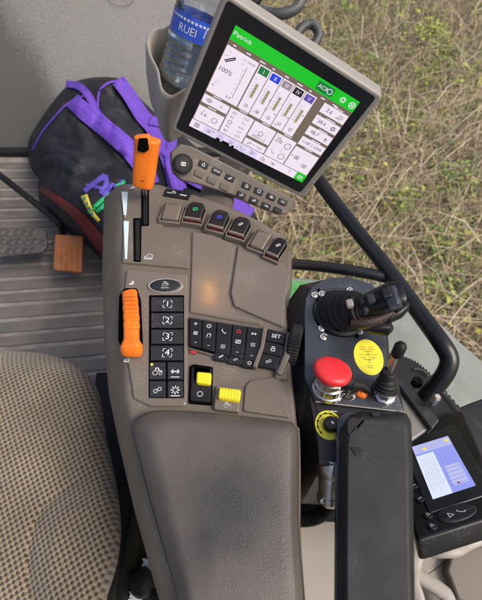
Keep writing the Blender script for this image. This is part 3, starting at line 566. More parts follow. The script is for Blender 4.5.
bb.inputs['Roughness'].default_value = .46; vo = N.new('ShaderNodeTexVoronoi'); vo.inputs['Scale'].default_value = 800; vo.feature = 'F1'; L.new(tc.outputs['Object'], vo.inputs['Vector']); bp = N.new('ShaderNodeBump'); bp.inputs['Strength'].default_value = .45; bp.inputs['Distance'].default_value = .0007; L.new(vo.outputs[0], bp.inputs['Height']); L.new(bp.outputs[0], bb.inputs['Normal'])
b = MB(); b.loft(rings, pm, cap0=False); b.build('armrest_pad', con, sharp=70)
b = MB(); A2 = ring_px(outer, .762)
cen2 = Vector((sum(p.x for p in A2) / len(A2), sum(p.y for p in A2) / len(A2), 0))
def grow(p, d): 
    v = Vector((p.x - cen2.x, p.y - cen2.y, 0)); return Vector((p.x, p.y, 0)) + v.normalized() * d
r0 = [Vector((grow(p, .0045).x, grow(p, .0045).y, .735)) for p in A2]; r1 = [Vector((grow(p, .0045).x, grow(p, .0045).y, .7535)) for p in A2]; r2 = [Vector((grow(p, .002).x, grow(p, .002).y, .755)) for p in A2]; r3 = [Vector((grow(p, -.002).x, grow(p, -.002).y, .752)) for p in A2]
b.loft([r0, r1, r2, r3], 'taupe', False, False); b.build('pad_rim', con)
# ================================================================== BIG DISPLAY
FM = quad_frame((224, -8), (384, 97), (303, 199), (170, 130), .66)
if FM.n.dot(CAM - FM.o) < 0: print('WARN monitor normal')
mon = thing('display_monitor', 'large tilted touch display with green header bar and light grey casing', 'display', FM.w(.12, .02, -.05))
oc = [(224, -8), (384, 97), (303, 199), (170, 130)]
b = MB(); b.pslab(FM, oc, -.030, 0, 'bezel_grey', .004, r=.010, n=5); b.build('casing', mon)
b = MB(); ic = [(227.5, -.5), (376.5, 97.5), (300.5, 193), (175.5, 128)]; b.pslab(FM, ic, -.002, .0008, 'black_gloss', .0006, r=.007, n=5); b.build('bezel', mon)
sc = [(235.7, 25), (360, 102), (302, 182.5), (189, 125.5)]
sq = FM.l(sc, .001); sTL, sTR, sBR, sBL = [Vector(p) for p in sq]
def S(s, t): return tuple((sTL * (1 - s) + sTR * s) * (1 - t) + (sBL * (1 - s) + sBR * s) * t)
ux = (sTR - sTL); SW = ux.length; SH = (sBL - sTL).length; rotS = math.atan2(ux.y, ux.x)
b = MB(); b.flat(FM, [S(0, 0), S(0, 1), S(1, 1), S(1, 0)], .0012, 's_brown')
lay = [.0014]
def cell(s0, t0, s1, t1, m, h=None): b.flat(FM, [S(s0, t0), S(s0, t1), S(s1, t1), S(s1, t0)], h or .0014, m)
def tx(t, s, tt, size, m='s_dark', sx=1.0): b.text(FM, t, S(s, tt), size * SW, .0018, m, rotS, sx)
def ico(k, s, tt, size, m='s_dark'): b.icon(FM, k, S(s, tt), size * SW, .0018, m, rotS)
cell(0, 0, 1, .115, 's_green'); tx('Patrick', .075, .055, .042, 's_white', 1.15); cell(.665, .02, .80, .10, 's_dgreen', .0016); tx('ACR', .715, .06, .04, 's_white'); ico('ring', .77, .06, .045, 's_white'); ico('gear', .885, .06, .05, 's_white'); ico('cross', .965, .06, .05, 's_white')
cell(.005, .16, .245, .60, 's_white'); tx('100%', .065, .36, .048); ico('pen', .06, .25, .075); tx('120', .15, .20, .02, 's_grey'); tx('80', .15, .235, .016, 's_grey'); tx('100.00', .20, .20, .022); cell(.185, .24, .19, .55, 's_grey', .0016); tx('0.9', .16, .56, .03)
for i in range(6): cell(.165, .28 + i * .045, .18, .284 + i * .045, 's_grey', .0016)
for i in range(9): cell(.04 + i * .1, .134, .04 + i * .1 + .02 + .012 * (i % 3), .144, 's_white', .0016)
for i, (nm, mm) in enumerate((('I', 's_dgreen'), ('II', 's_blue'), ('III', 's_grey'), ('IV', 's_dark'), ('V', 's_purple'))):
    a = .255 + i * .0935; cell(a, .16, a + .088, .60, 's_white'); cell(a + .008, .17, a + .08, .235, mm, .0016); tx(nm, a + .045, .205, .04, 's_white'); cell(a + .036, .32, a + .058, .46, 's_tan', .0016)
    for j in range(6): cell(a + .015, .29 + j * .03, a + .03, .294 + j * .03, 's_grey', .0016)
    ico('ring', a + .045, .545, .03); ico('plus', a + .045, .545, .018); 
    for j in range(4): cell(a + .038, .335 + j * .03, a + .056, .341 + j * .03, 's_brown', .0017)
for i, (t, k) in enumerate((('2.6', 'gear'), ('38.6', 'gear'), ('98.7', 'plus'), ('1107.1 kWh', None))):
    t0 = .16 + i * .125; cell(.785, t0, .995, t0 + .095, 's_white'); tx(t, .85 if k else .89, t0 + .048, .042 if k else .036)
    if k: ico(k, .95, t0 + .048, .045, 's_dark' if i else 's_tan')
    cell(.86, t0 - .014, .94, t0 - .006, 's_white', .0016)
cell(.005, .63, .205, .715, 's_white'); ico('eye', .055, .672, .05, 's_grey'); tx('6', .15, .672, .04, 's_grey')
cell(.005, .75, .205, .905, 's_white'); tx('5.6', .06, .82, .04); ico('ring', .15, .83, .05, 's_grey'); cell(0.065, 0.728, 0.130, 0.737, 's_white', .0016); cell(0.065, 0.608, 0.130, 0.617, 's_white', .0016)
cell(.215, .63, .405, .905, 's_white')
for i, (l_, r_) in enumerate((('F2', '12.5'), ('F1', '2.1'), ('', 'auto'), ('R1', '2.5'), ('R2', '12.5'))):
    if l_: tx(l_, .255, .665 + i * .05, .032)
    else: ico('ring', .255, .665 + i * .05, .036)
    tx(r_, .35, .665 + i * .05, .028)
cell(0.275, 0.608, 0.340, 0.617, 's_white', .0016); cell(0.465, 0.608, 0.530, 0.617, 's_white', .0016); cell(0.655, 0.608, 0.720, 0.617, 's_white', .0016); cell(0.855, 0.635, 0.920, 0.644, 's_white', .0016)
cell(.415, .63, .595, .80, 's_white'); cell(.43, .645, .58, .69, 's_white', .0015); ico('home', .50, .72, .05, 's_grey'); tx('2024.1.5', .50, .775, .034); cell(.415, .83, .595, .905, 's_white'); ico('link', .46, .868, .04, 's_grey'); tx('+ 1.0m', .53, .868, .03)
cell(.605, .63, .775, .905, 's_white'); ico('tractor', .65, .69, .05, 's_grey'); ico('ring', .73, .71, .06, 's_grey'); ico('phone', .65, .83, .045, 's_grey'); ico('ring', .73, .84, .06, 's_grey')
cell(.785, .66, .995, .905, 's_white'); ico('fan', .84, .77, .05, 's_grey'); ico('eye', .93, .82, .055, 's_grey')
cell(.0, .912, 1, 1, 's_white'); ico('bars', .05, .955, .055)
for i in range(7): cell(.105 + i * .093, .918, .19 + i * .093, .998, 's_lilac' if i < 5 else 's_white', .0016); ico(['eye', 'home', 'gear', 'phone', 'link', 'tractor', 'eye'][i], .148 + i * .093, .957, .04, 's_grey')
tx('?', .855, .955, .05); cell(.915, .90, 1, 1, 's_green', .0016); ico('screen', .957, .95, .045, 's_white')
rs_ = random.Random(4)
for s0, t0, s1, t1, n_ in ((.01, .18, .14, .33, 5), (.01, .42, .15, .58, 7), (.22, .64, .40, .66, 2), (.61, .64, .77, .90, 12), (.79, .67, .99, .90, 12), (.01, .76, .20, .90, 6), (.42, .64, .59, .79, 6), (.26, .25, .72, .58, 40), (.79, .17, .99, .62, 14), (.11, .92, .80, .99, 12)):
    for _ in range(n_):
        a_, c_ = rs_.uniform(s0, s1 - .02), rs_.uniform(t0, t1); cell(a_, c_, a_ + rs_.uniform(.006, .022), c_ + rs_.choice((.004, .006, .010)), rs_.choice(('s_grey', 's_lilac', 's_lilac')), .00165)
for s_, w_ in ((.205, .004), (.41, .004), (.60, .004), (.78, .003)): cell(s_, .63, s_ + w_, .905, 's_grey', .00155)
scr = b.build('screen', mon)
b = MB(); b.flat(FM, [S(.205, .995), S(.205, 1.02), S(.41, 1.02), S(.41, .995)], .0017, 'black_gloss')
for s0, s1 in ((.22, .25), (.27, .33), (.35, .37)): b.flat(FM, [S(s0, .975), S(s0, 1.0), S(s1, 1.0), S(s1, .975)], .0019, 'painted_dark')
b.build('screen_edge_wear', scr)
# keypad
kp = thing('keypad_panel', 'small taupe keypad with ribbed rotary knob hanging under the large display', 'keypad', FM.w(.10, -.03, -.03))
FK = Fr(FM.w(0, -.004, -.004), FM.u, FM.v * math.cos(R(42)) - FM.n * math.sin(R(42)))
b = MB(); b.pslab(FK, [(171, 163), (171, 152), (180, 143.5), (192, 146), (296, 199.5), (294, 207), (287, 215), (276, 214), (238, 199), (234, 196), (196, 184), (182, 181), (173, 173)], -.020, 0, 'keypad_taupe', .003, r=.004, n=4)
b.pslab(FK, [(193, 157), (238, 180), (232, 194), (193, 181), (190, 170)], -.002, .0006, 'taupe', .0004, r=.003); b.build('housing', kp)
c = FK.l1(183, 164, .008); b = MB(); b.lathe(FK, c, [(.0195, 0), (.0195, .010), (.0180, .012)], 'rubber', seg=56, knurl=.06); b.lathe(FK, c, [(.0155, .009), (.0155, .0125), (.0145, .0135), (.001, .0136)], 'black'); b.icon(FK, 'screen', c, .010, .0139, 'white', rotS + .3); b.icon(FK, 'cross', c, .004, .0139, 'white', rotS); b.build('rotary_knob', kp, sharp=25)
ks = [(203.6, 164.6, 'home'), (216.8, 171.2, 'TEXT'), (230, 178, 'pen'), (199, 174, None), (211.5, 180.5, None), (224.5, 187, None), (246.8, 186, 'home'), (259, 191.5, 'ring'), (271.4, 197, 'eye'), (283, 202, 'TEXT2'), (241.5, 195, 'sat'), (254, 200.5, 'link'), (266.4, 206, 'arrows'), (278, 210.5, None)]
for x, y, ic in ks:
    b = MB(); c = FK.l1(x, y, .003); up = x < 235 and ic is None; b.slab(FK, rect(c, .0195, .0118, rotS + R(1)), -.002, .0035, 'key_dark' if not up else 'taupe_dark', .0012, r=.002)
    if ic == 'TEXT': b.text(FK, 'SWAP', c, .0052, .0038, 'white', rotS)
    elif ic == 'TEXT2': b.text(FK, 'ESC', c, .0052, .0038, 'white', rotS)
    elif ic: b.icon(FK, ic, c, .0075, .0038, 'white', rotS)
    b.build('key', kp)
# mounting arm below keypad
b = MB(); b.tube([Pd(245, 150, 1.02), Pd(220, 185, 1.0), Pd(214, 212, .93), P(214, 235, .64)], .034, 'taupe_dark', seg=16, sq=(1.1, .6)); tag(b.build('mounting_arm'), 'dark taupe arm joining the keypad to the console', 'mounting arm')
# ================================================================== JOYSTICK BOX
ZB = .762; FB = fz(ZB)
jb = thing('joystick_box', 'sky-tinted black steel control box with black joystick and red mushroom stop', 'control box', P(350, 370, .50))
top = [(304.6, 312), (306, 298), (312, 287), (328, 277.5), (350, 277), (372, 284), (386, 298), (386, 366), (392, 380), (404, 411), (315.6, 401), (304.6, 376)]
b = MB()
b.pslab(FB, top, -.004, 0, 'plate', .001, r=.003)
b.pslab(FB, [(316, 403), (403, 413), (404, 440), (400, 466), (319, 465)], -.008, -.0035, 'plate_dark', .001, r=.001)
b.stroke(FB, FB.l([(316, 401.8), (403.5, 411.8)], .0006), .0016, .0007, 'bezel_grey')
b.build('top_plate', jb)
b = MB(); low = [(286, 318), (289, 300), (300, 285), (326, 280), (350, 280), (372, 287), (386, 300), (390, 366), (398, 380), (404, 411), (402, 468), (320, 470), (300, 425), (288, 376)]
low2 = [Vector((p.x, p.y, p.z)) for p in [P(x, y, ZB - .03) for x, y in low]]
tp = [P(x, y, ZB - .0045) for x, y in [(305.5, 318), (306.5, 299), (312.5, 288), (328, 279), (350, 278.5), (371.5, 285.5), (385, 299), (385, 366), (391, 380), (402, 409), (400, 463), (321, 462), (308, 385), (305.5, 350)]]
b.loft([[Vector((p.x, p.y, .5)) for p in low2], low2, tp], 'plate_dark'); b.build('side_wall', jb, sharp=20)
# bolts & ring marks around the joystick
jc = FB.l1(341, 313, 0)
b = MB(); b.ring(FB, jc, .0405, .0392, .0006, 'painted_dark', seg=48); b.ring(FB, jc, .0440, .0435, .0005, 'plate_dark', a0=60, a1=150)
b.build('mounting_ring', jb)
for x, y in ((315, 295), (322, 294), (350, 290.5), (322, 328.5), (324, 337), (353, 332), (360, 331.5)):
    c = FB.l1(x, y, .002); b = MB(); b.lathe(FB, c, [(.0042, 0), (.0042, .0015), (.003, .0025), (.001, .0026)], 'steel', seg=12); b.ring(FB, c, .0050, .0040, .0027, 'white', a0=20, a1=300); b.icon(FB, 'cross', c, .004, .0029, 'white'); b.build('bolt', jb)
for x, y in ((319, 290), (357, 336), (318, 300)): b = MB(); b.slab(FB, rect(FB.l1(x, y, .001), .0035, .005, .3), 0, .0012, 'painted_dark', .0003, r=.001); b.build('slot_hole', jb)
# joystick
js0, js1 = P(341, 315, ZB), P(362, 309, .800); fj = axis_frame(js0, js1)
b = MB(); c = FB.l1(341, 314, .002); b.lathe(FB, c, [(.037, 0), (.037, .004), (.033, .007)], 'black', seg=36)
pr = []; hN = (js1 - js0).length
cur = smooth_path([P(341, 314, ZB + .002), P(344, 312, ZB + .012), P(350, 310, ZB + .024), P(357, 309, ZB + .036), P(364, 308, ZB + .044)], 6); rr = []
for i in range(len(cur)): t = i / (len(cur) - 1); rr.append(.034 * (1 - t) + .017 * t + (.0022 if i % 4 < 2 else -.0016))
b.tube(cur, rr, 'rubber', seg=28); boot = b.build('joystick_boot', jb, sharp=50)
sp = smooth_path([P(354, 311, .800), P(365, 307, .808), P(378, 302, .820), P(390, 297, .829), P(397, 296, .832), P(401, 296, .832)], 5); n = len(sp)
b = MB(); b.tube(sp, [.0135 + .0045 * math.sin(min(1, i / (n - 1) * 1.3) * 1.7) - (.006 if i == n - 1 else 0) - (.003 if i == 0 else 0) for i in range(n)], 'black', seg=22, sq=(1.0, .8), ref=(0, 0, 1)); grip = b.build('joystick_grip', jb, sharp=50)
b = MB(); b.tube([P(367, 324, .790), P(369, 325, .791), P(378, 326.5, .793), P(388, 327, .795), P(391.5, 326.5, .795)], [.007, .0105, .0115, .0108, .006], 'black', seg=16, sq=(1, .8)); b.build('palm_rest', jb)
b = MB(); b.tube([P(384, 316, .803), P(386, 316, .804), P(397, 311, .808), P(405, 305.5, .812), P(409, 303, .814)], [.008, .0105, .0105, .0075, .002], 'black', seg=16, sq=(1, .8)); b.build('lower_fin', jb)
b = MB(); b.tube(smooth_path([P(352, 322, .795), P(366, 323, .800), P(380, 318, .805), P(393, 312, .81)], 4), .008, mat('brown grip seam', (.035, .020, .014), .4, speck=.3), seg=10); b.build('grip_seam', jb)
for x, y, z, w_, mm in ((350, 301, .832, .007, 'bezel_grey'), (371, 296, .847, .008, 'key'), (387, 291, .853, .009, 'black'), (362, 298, .840, .006, 'black'), (366, 308, .842, .005, 'key')):
    ff = Fr(P(x, y, z), (.97, .12, .2), (-.1, 1, .15)); b = MB(); b.slab(ff, rect((0, 0), w_ * 1.3, w_ * 1.5), -.012, -.0038, mm, .0018, r=.0026); b.build('grip_button', jb)
ff = Fr(P(398, 296, .845), (.6, .1, -.7), (-.1, 1, .15)); b = MB(); b.slab(ff, rect((0, 0), .016, .028), -.012, .001, 'plate', .003, r=.004); b.build('end_cap', jb)
# red mushroom stop
e0, e1 = P(328, 390, ZB), P(332.5, 371, ZB + .036); fe = axis_frame(e0, e1, (1, 0, 0)); Hn = (e1 - e0).length
b = MB(); b.lathe(fe, (0, 0), [(.0205, -.002), (.0205, .003), (.0185, .004), (.0185, .014), (.0175, .015)], 'chrome', seg=60, knurl=.02); b.lathe(fe, (0, 0), [(.0165, .012), (.0165, .023), (.0145, .024), (.0145, Hn - .006)], 'steel', seg=36); b.build('stop_collar', jb, sharp=20)
nh = Vector((.16, .36, .93)).normalized(); uu = Vector((1, 0, 0)); uu = uu - nh * uu.dot(nh); fe2 = Fr(e1, uu, nh.cross(uu))
b = MB(); b.lathe(fe2, (0, 0), [(.0135, -.014), (.0165, -.011), (.0225, -.005), (.0240, -.001), (.0238, .0018), (.0222, .0042), (.018, .0058), (.009, .0066), (.001, .0068)], 'red', seg=40); b.build('mushroom_head', jb)
# black selector knob + chrome base
b = MB(); c = FB.l1(348, 392, .0); b.lathe(FB, c, [(.0115, 0), (.0115, .004), (.0095, .007), (.0095, .010)], 'chrome', seg=32)
b.build('selector_base', jb)
b = MB(); p0, p1 = P(347, 386, ZB + .010), P(346, 379, ZB + .028); b.tube([p0, p0.lerp(p1, .3), p0.lerp(p1, .7), p1, p1 + (p1 - p0) * .12], [.0085, .011, .0115, .010, .005], 'rubber', seg=20)
b.tube([P(350, 384, ZB + .02), P(362, 385, ZB + .014), P(371, 392, ZB + .008)], [.009, .0065, .004], 'rubber', seg=12); b.build('selector_knob', jb)
b = MB(); c = FB.l1(362.5, 392, .004); b.lathe(FB, c, [(.0075, 0), (.0075, .002), (.006, .004), (.001, .006)], 'orange', seg=16); b.build('indicator_lamp', jb)
# chrome toggle lever
b = MB(); c = FB.l1(384, 395, 0); b.lathe(FB, c, [(.014, 0), (.014, .004), (.011, .006), (.011, .014), (.009, .016)], 'chrome', seg=8)
b.build('lever_nut', jb)
cur = [P(384, 390, ZB + .012), P(385.5, 385, ZB + .018), P(387, 380, ZB + .025), P(388.5, 374, ZB + .034), P(389.5, 371, ZB + .040)]; cur = smooth_path(cur, 6)
b = MB(); b.tube(cur, [(.0145 - .0085 * i / (len(cur) - 1)) + (.0015 if i % 4 < 2 else -.001) for i in range(len(cur))], 'rubber', seg=20); b.build('lever_boot', jb, sharp=50)
b = MB(); b.tube([P(389, 373, ZB + .036), P(397.5, 352, ZB + .064)], .0042, 'chrome', seg=16); b.build('lever_rod', jb)
b = MB(); q0, q1 = P(396, 356, ZB + .059), P(402, 344, ZB + .078); b.tube([q0, q0.lerp(q1, .1), q0.lerp(q1, .8), q1, q1 + (q1 - q0) * .08], [.0055, .0072, .0075, .0055, .002], 'rubber', seg=16); b.build('lever_tip', jb)
# yellow round sticker
b = MB(); c = FB.l1(368.5, 357, .0); b.lathe(FB, c, [(.0195, 0), (.0195, .0007), (.0193, .0008)], 'yellow_sticker', sy=1.38, seg=40)
for yo, segs, mm in ((.015, (-.009, -.003, .002, .008), 'red_print'), (.0115, (-.010, -.002, .001, .009), 'red_print'), (.0085, (-.004, .005), 'taupe_dark'), (-.001, (-.011, -.004, 0, .010), 'taupe_dark'), (-.004, (-.007, .006), 'taupe_dark'), (-.013, (-.004, .003), 'taupe_dark'), (-.016, (-.003, .004), 'taupe_dark')):
    for k_ in range(0, len(segs), 2): b.stroke(FB, [(c[0] + segs[k_], c[1] + yo), (c[0] + segs[k_ + 1], c[1] + yo - .0008)], .0007, .0010, mm)
b.stroke(FB, [(c[0], c[1] + .007), (c[0], c[1] + .002)], .0006, .001, 'taupe_dark'); b.stroke(FB, [(c[0] - .012, c[1] + .003), (c[0] + .012, c[1] + .003)], .0006, .001, 'taupe_dark'); b.stroke(FB, [(c[0], c[1] - .004), (c[0], c[1] - .010)], .0006, .001, 'taupe_dark'); b.build('round_sticker', jb)
# yellow dial
b = MB(); c = FB.l1(328.5, 425, -.003); b.lathe(FB, c, [(.0165, -.004), (.0165, -.0028), (.0163, -.0027)], 'yellow_sticker', seg=40, sy=1.12); b.ring(FB, c, .0140, .0130, -.0024, 'painted_dark', a0=-20, a1=230, sy=1.1)
for k in range(9): t = R(-20 + k * 30); b.flat(FB, rect((c[0] + .0135 * math.cos(t), c[1] + .0148 * math.sin(t)), .0012, .003, t - 1.57), -.0022, 'painted_dark')
b.build('dial_sticker', jb)
b = MB(); b.lathe(FB, (c[0] + .002, c[1] - .001), [(.0095, -.003), (.0095, .006), (.008, .008), (.001, .0082)], 'black', seg=20, knurl=.05); b.flat(FB, rect((c[0] + .003, c[1] - .001), .002, .004, .6), .0085, 'white'); b.build('dial_knob', jb)
b = MB(); b.stroke(FB, FB.l([(331, 411), (337, 411.5)], -.003), .001, -.0032, 'white'); b.build('index_mark', jb)
# connector & cable
cn = thing('cable_connector', 'ribbed nickel plug hanging below the steel control box', 'plug', P(330, 500, .70))
c0, c1 = P(331, 466, .742), P(329, 505, .715); fcn = axis_frame(c0, c1, (1, 0, 0)); Lc = (c1 - c0).length
b = MB(); b.lathe(fcn, (0, 0), [(.0155, -.01), (.0155, .012), (.0145, .0135)], 'steel', seg=48, knurl=.08); b.build('locking_ring', cn, sharp=20)
b = MB(); b.lathe(fcn, (0, 0), [(.0145, .012), (.0140, Lc * .75), (.0150, Lc * .76), (.0150, Lc * .9), (.011, Lc)], 'steel', seg=32); b.build('plug_body', cn)
b = MB()
for dx in (-.010, .010): q = c0.lerp(c1, .86) + Vector((dx, -.004, .012)); fb_ = Fr(q, (1, 0, 0), (0, 1, .6)); b.lathe(fb_, (0, 0), [(.0032, -.004), (.0032, .001), (.001, .0015)], 'chrome', seg=8)
b.build('clamp_screw', cn)
b = MB(); cur = smooth_path([P(328, 503, .712), P(325, 511, .705), P(315, 517, .70), (P(302, 519, .698)), P(285, 517, .695)], 14)
b.tube(cur, [.0088 + (.0009 if i % 2 else 0) for i in range(len(cur))], 'rubber', seg=14); b.build('cable', cn, sharp=60)
b = MB(); cur = smooth_path([P(280, 512, .66), P(300, 512, .66), P(320, 513, .66), P(345, 514, .66)], 18); b.tube(cur, [.0095 + (.0012 if i % 2 else 0) for i in range(len(cur))], 'rubber', seg=14); tag(b.build('corrugated_hose', sharp=60), 'black corrugated hose running behind the plug between the two armrests', 'hose')
# black armrest pad
ap = thing('armrest_bar', 'long black upholstered arm pad on a steel strip right of the plug', 'armrest', P(375, 560, .72))
outer = [(341, 640), (341, 560), (341.5, 480), (342, 440), (343, 424), (350, 415), (362, 411), (380, 413), (398, 411), (407, 414), (411.5, 424), (413, 470), (414, 540), (415, 600), (416, 640)]
inner = [(348, 640), (348, 560), (348.5, 480), (349, 445), (351, 431), (357, 424), (367, 420), (381, 421), (393, 420), (401, 422), (404.5, 430), (406, 470), (407, 540), (408, 600), (409, 640)]
A = [P(x, y, .792) for x, y in outer]; B = [P(x, y, .802) for x, y in inner]; rings = [[Vector((p.x, p.y, .762)) for p in A], A]
for k in range(1, 6):
    t = k / 5; q = lerp(A, B, t); rings.append([Vector((p.x, p.y, .792 + .010 * math.sin(t * math.pi / 2))) for p in q])
b = MB(); b.loft(rings, 'pad_black'); b.build('cushion', ap, sharp=60)
b = MB(); b.pslab(fz(.765), [(338.5, 418), (346, 412), (404, 412), (411, 420), (412, 650), (338, 650)], -.006, 0, 'plate', .001, r=.002); b.pslab(fz(.772), [(337, 420), (341, 416), (340, 650), (336, 650)], -.012, 0, 'plate', .001); b.build('steel_strip', ap)
fp = fz(.8022)   # scuffed skin at the top of the cushion: low torn flaps
for flap in ([(347, 424), (349, 418), (354, 416.5), (359, 418), (363, 416), (366, 419), (362, 422), (364, 425), (358, 426), (359, 430), (353, 431), (350, 436), (347.5, 432)], [(350, 446.5), (355, 447.5), (359, 446.5), (363, 450), (361, 454), (356, 456), (354, 453), (352, 450)], [(371, 412.5), (377, 411.5), (381, 413.5), (378, 416.5), (373, 416)]):
    b = MB(); b.pslab(fp, flap, -.009, .0012, 'foam', .0010, r=.001, n=3, bs=3); b.build('torn_flap', ap)
# ================================================================== SMALL TERMINAL
FT = quad_frame((412, 447), (448, 436), (476, 485.5), (433, 499.4), .72)
te = thing('terminal', 'small black terminal with blue and white screen at the right edge', 'terminal', FT.w(.05, 0, -.06))
b = MB(); b.pslab(FT, [(392, 438), (462, 409), (508, 512), (416, 541)], -.028, 0, 'black', .004, r=.006)
b.build('casing', te)
b = MB(); b.pslab(FT, [(401, 444), (453, 423), (494, 492), (429, 513)], 0, .0022, 'black_gloss', .0015, r=.003); b.build('bezel', te)
b = MB(); q = FT.l([(412, 447), (448, 436), (476, 485.5), (433, 499.4)], .0024); a_, b_, c_, d_ = [Vector(p) for p in q]
def S2(s, t): return tuple((a_ * (1 - s) + b_ * s) * (1 - t) + (d_ * (1 - s) + c_ * s) * t)
def cell2(s0, t0, s1, t1, m, h): b.flat(FT, [S2(s0, t0), S2(s0, t1), S2(s1, t1), S2(s1, t0)], h, m)
cell2(0, 0, 1, 1, 't_blue', .0024); cell2(0, 0, 1, .18, 't_pale', .0026); cell2(0, .22, .46, 1, 't_white', .0026); cell2(.55, .55, .92, .9, 't_pale', .0026)
for i in range(6): cell2(.07 + i * .06, .30, .075 + i * .06, .92 - .05 * (i % 3), 't_line', .0028)
for i in range(4): cell2(.56 + i * .1, .25, .565 + i * .1, .52, 't_line', .0028)
for i in range(5): cell2(.50, .60 + i * .07, .90, .606 + i * .07, 't_line', .0028)
for i in range(4): cell2(.06, .03 + i * .035, .9, .034 + i * .035, 't_line', .0028)
for s, t in ((.28, .12), (.90, .08)): b.disc(FT, S2(s, t), .0034, .0030, 't_yellow')
b.disc(FT, S2(.68, .88), .002, .003, 'red_print'); b.build('screen', te)
for x, y in ((414, 486), (420, 499), (428, 515), (432, 526)):
    b = MB(); c = FT.l1(x, y, .002); b.lathe(FT, c, [(.006, 0), (.006, .002), (.005, .003), (.001, .0031)], 'key_dark', seg=18); b.icon(FT, 'tri' if y > 510 else 'arrows', c, .006, .0034, 'white', .3); b.build('key', te)
b = MB(); c = FT.l1(457, 513, .001); b.lathe(FT, c, [(.026, 0), (.026, .0012), (.025, .002), (.001, .0021)], 'key', sy=.5, seg=32)
kk = b.build('rocker_key', te); b = MB(); b.icon(FT, 'tri', FT.l1(450, 515, .002), .009, .0025, 'white', .3); b.icon(FT, 'phone', FT.l1(461, 511, .002), .010, .0025, 'white', .3); b.build('key_symbol', kk)
# ================================================================== RIGHT SIDE
hr = thing('grab_rail', 'thick black bent grab rail crossing in front of the straw', 'grab rail', Pd(425, 400, .66))
cur = smooth_path([Pd(280, 120, 1.06), Pd(315, 175, 1.0), Pd(350, 222, .93), Pd(385, 266, .85), Pd(418, 311, .775), Pd(440, 341, .72), Pd(449, 357, .71), Pd(447, 370, .71), Pd(438, 384, .72), Pd(424, 400, .74), Pd(415, 415, .76)], 8)
b = MB(); b.tube(cur, .0145, 'tube', seg=20); b.build('rail_tube', hr, sharp=60)
b = MB(); b.tube(smooth_path([Pd(280, 263, .90), Pd(320, 266.5, .875), Pd(360, 272, .85), Pd(392, 279, .84)], 5), .0108, 'tube', seg=16); b.build('cross_tube', hr, sharp=60)
# fender outside
FFd = fz(.22)
fd = thing('fender', 'dusty grey green rear fender beyond the joystick box', 'fender', P(430, 380, .1))
b = MB(); b.pslab(FFd, [(250, 273), (300, 277), (380, 283), (404, 290), (430, 312), (462, 342), (520, 392), (560, 470), (420, 480), (300, 400), (240, 330)], -.10, 0, 'fender', .012, r=.01); b.build('fender_skin', fd)
b = MB(); b.pslab(fz(.222), [(385, 362), (398, 358), (409, 366), (412, 385), (398, 395), (384, 390)], -.002, .0006, 'fender_green', .0005, r=.02, n=6); b.build('green_paint', fd); b = MB(); b.pslab(fz(.222), [(284, 279), (312, 282), (306, 292), (290, 296), (282, 290)], -.002, .0006, 'fender_green', .0005, r=.02, n=6); b.build('green_paint', fd)
# black bracket behind terminal
br = thing('rail_bracket', 'black bolted bracket and toothed rubber edge under the grab rail foot', 'bracket', P(430, 420, .5))
FK2 = fz(.52)
b = MB(); edge = []
base = smooth_path([Vector((384, 352, 0)), Vector((400, 355, 0)), Vector((417, 362, 0)), Vector((434, 377, 0)), Vector((452, 398, 0)), Vector((480, 430, 0))], 12)
for i, p in enumerate(base): k = .9 if i % 2 else -.9; edge.append((p.x + k * .4, p.y - k))
b.pslab(FK2, edge + [(500, 470), (400, 480), (372, 430), (372, 360)], -.012, 0, 'rubber', .001, bs=1); b.build('rubber_edge', br)
b = MB(); b.pslab(fz(.63), [(386, 368), (393, 366), (440, 420), (432, 430)], -.02, 0, 'plate_dark', .002, r=.002); b.build('brace', br)
b = MB(); b.pslab(fz(.62), [(376, 392), (388, 378), (430, 428), (405, 445), (380, 420)], -.02, 0, mat('bare grey plate', (.20, .19, .175), .4, .3, speck=.5, speckcol=(.1,.09,.08)), .002, r=.003); b.build('side_plate', br)
b = MB(); b.lathe(fz(.61), fz(.61).l1(418, 381), [(.010, -.01), (.010, 0), (.007, .003), (.001, .003)], 'black', seg=6); b.build('bolt', br)
b = MB(); b.lathe(fz(.66), fz(.66).l1(437, 397), [(.007, -.02), (.007, 0), (.004, .003), (.001, .003)], 'steel', seg=6); b.build('bolt', br)
b = MB(); b.tube(smooth_path([P(414, 369, .526), P(422, 370, .526), P(429, 376, .526)]), .0018, 'grey_tube', seg=6); b.build('wire', br); b = MB(); b.tube(smooth_path([P(441, 389, .526), P(450, 400, .526), P(459, 412, .526)]), .0018, 'grey_tube', seg=6); b.build('wire', br)
b = MB(); b.pslab(fz(.50), [(380, 450), (404, 431), (470, 403), (520, 385), (530, 440), (470, 470), (410, 480)], -.03, 0, 'black', .003, r=.003); b.build('terminal_shelf', br)
# beige side trim
tr = thing('side_trim', 'beige moulded cab side trim under the terminal and the arm pad', 'cab trim', P(400, 600, .3))
FS = fz(.50)
b = MB(); b.pslab(FS, [(285, 440), (300, 446), (330, 470), (420, 500), (560, 470), (560, 700), (270, 700)], -.1, 0, 'beige', .008, r=.01); b.build('trim_panel', tr)
b = MB(); b.tube(smooth_path([P(428, 548, .56), P(440, 549, .57), P(455, 548, .57), P(468, 541, .56), P(500, 530, .56)], 5), .012, 'beige', seg=14, sq=(1, .7)); b.tube(smooth_path([P(418, 552, .56), P(414, 565, .56), P(412, 580, .55), P(418, 600, .54), P(424, 640, .54)], 5), .010, 'beige', seg=14, sq=(1, .7)); b.tube(smooth_path([P(412, 572, .55), P(425, 580, .55), P(440, 590, .55), P(448, 600, .55), P(456, 640, .55)], 5), .010, 'beige', seg=14, sq=(1, .7)); b.build('trim_ridge', tr)
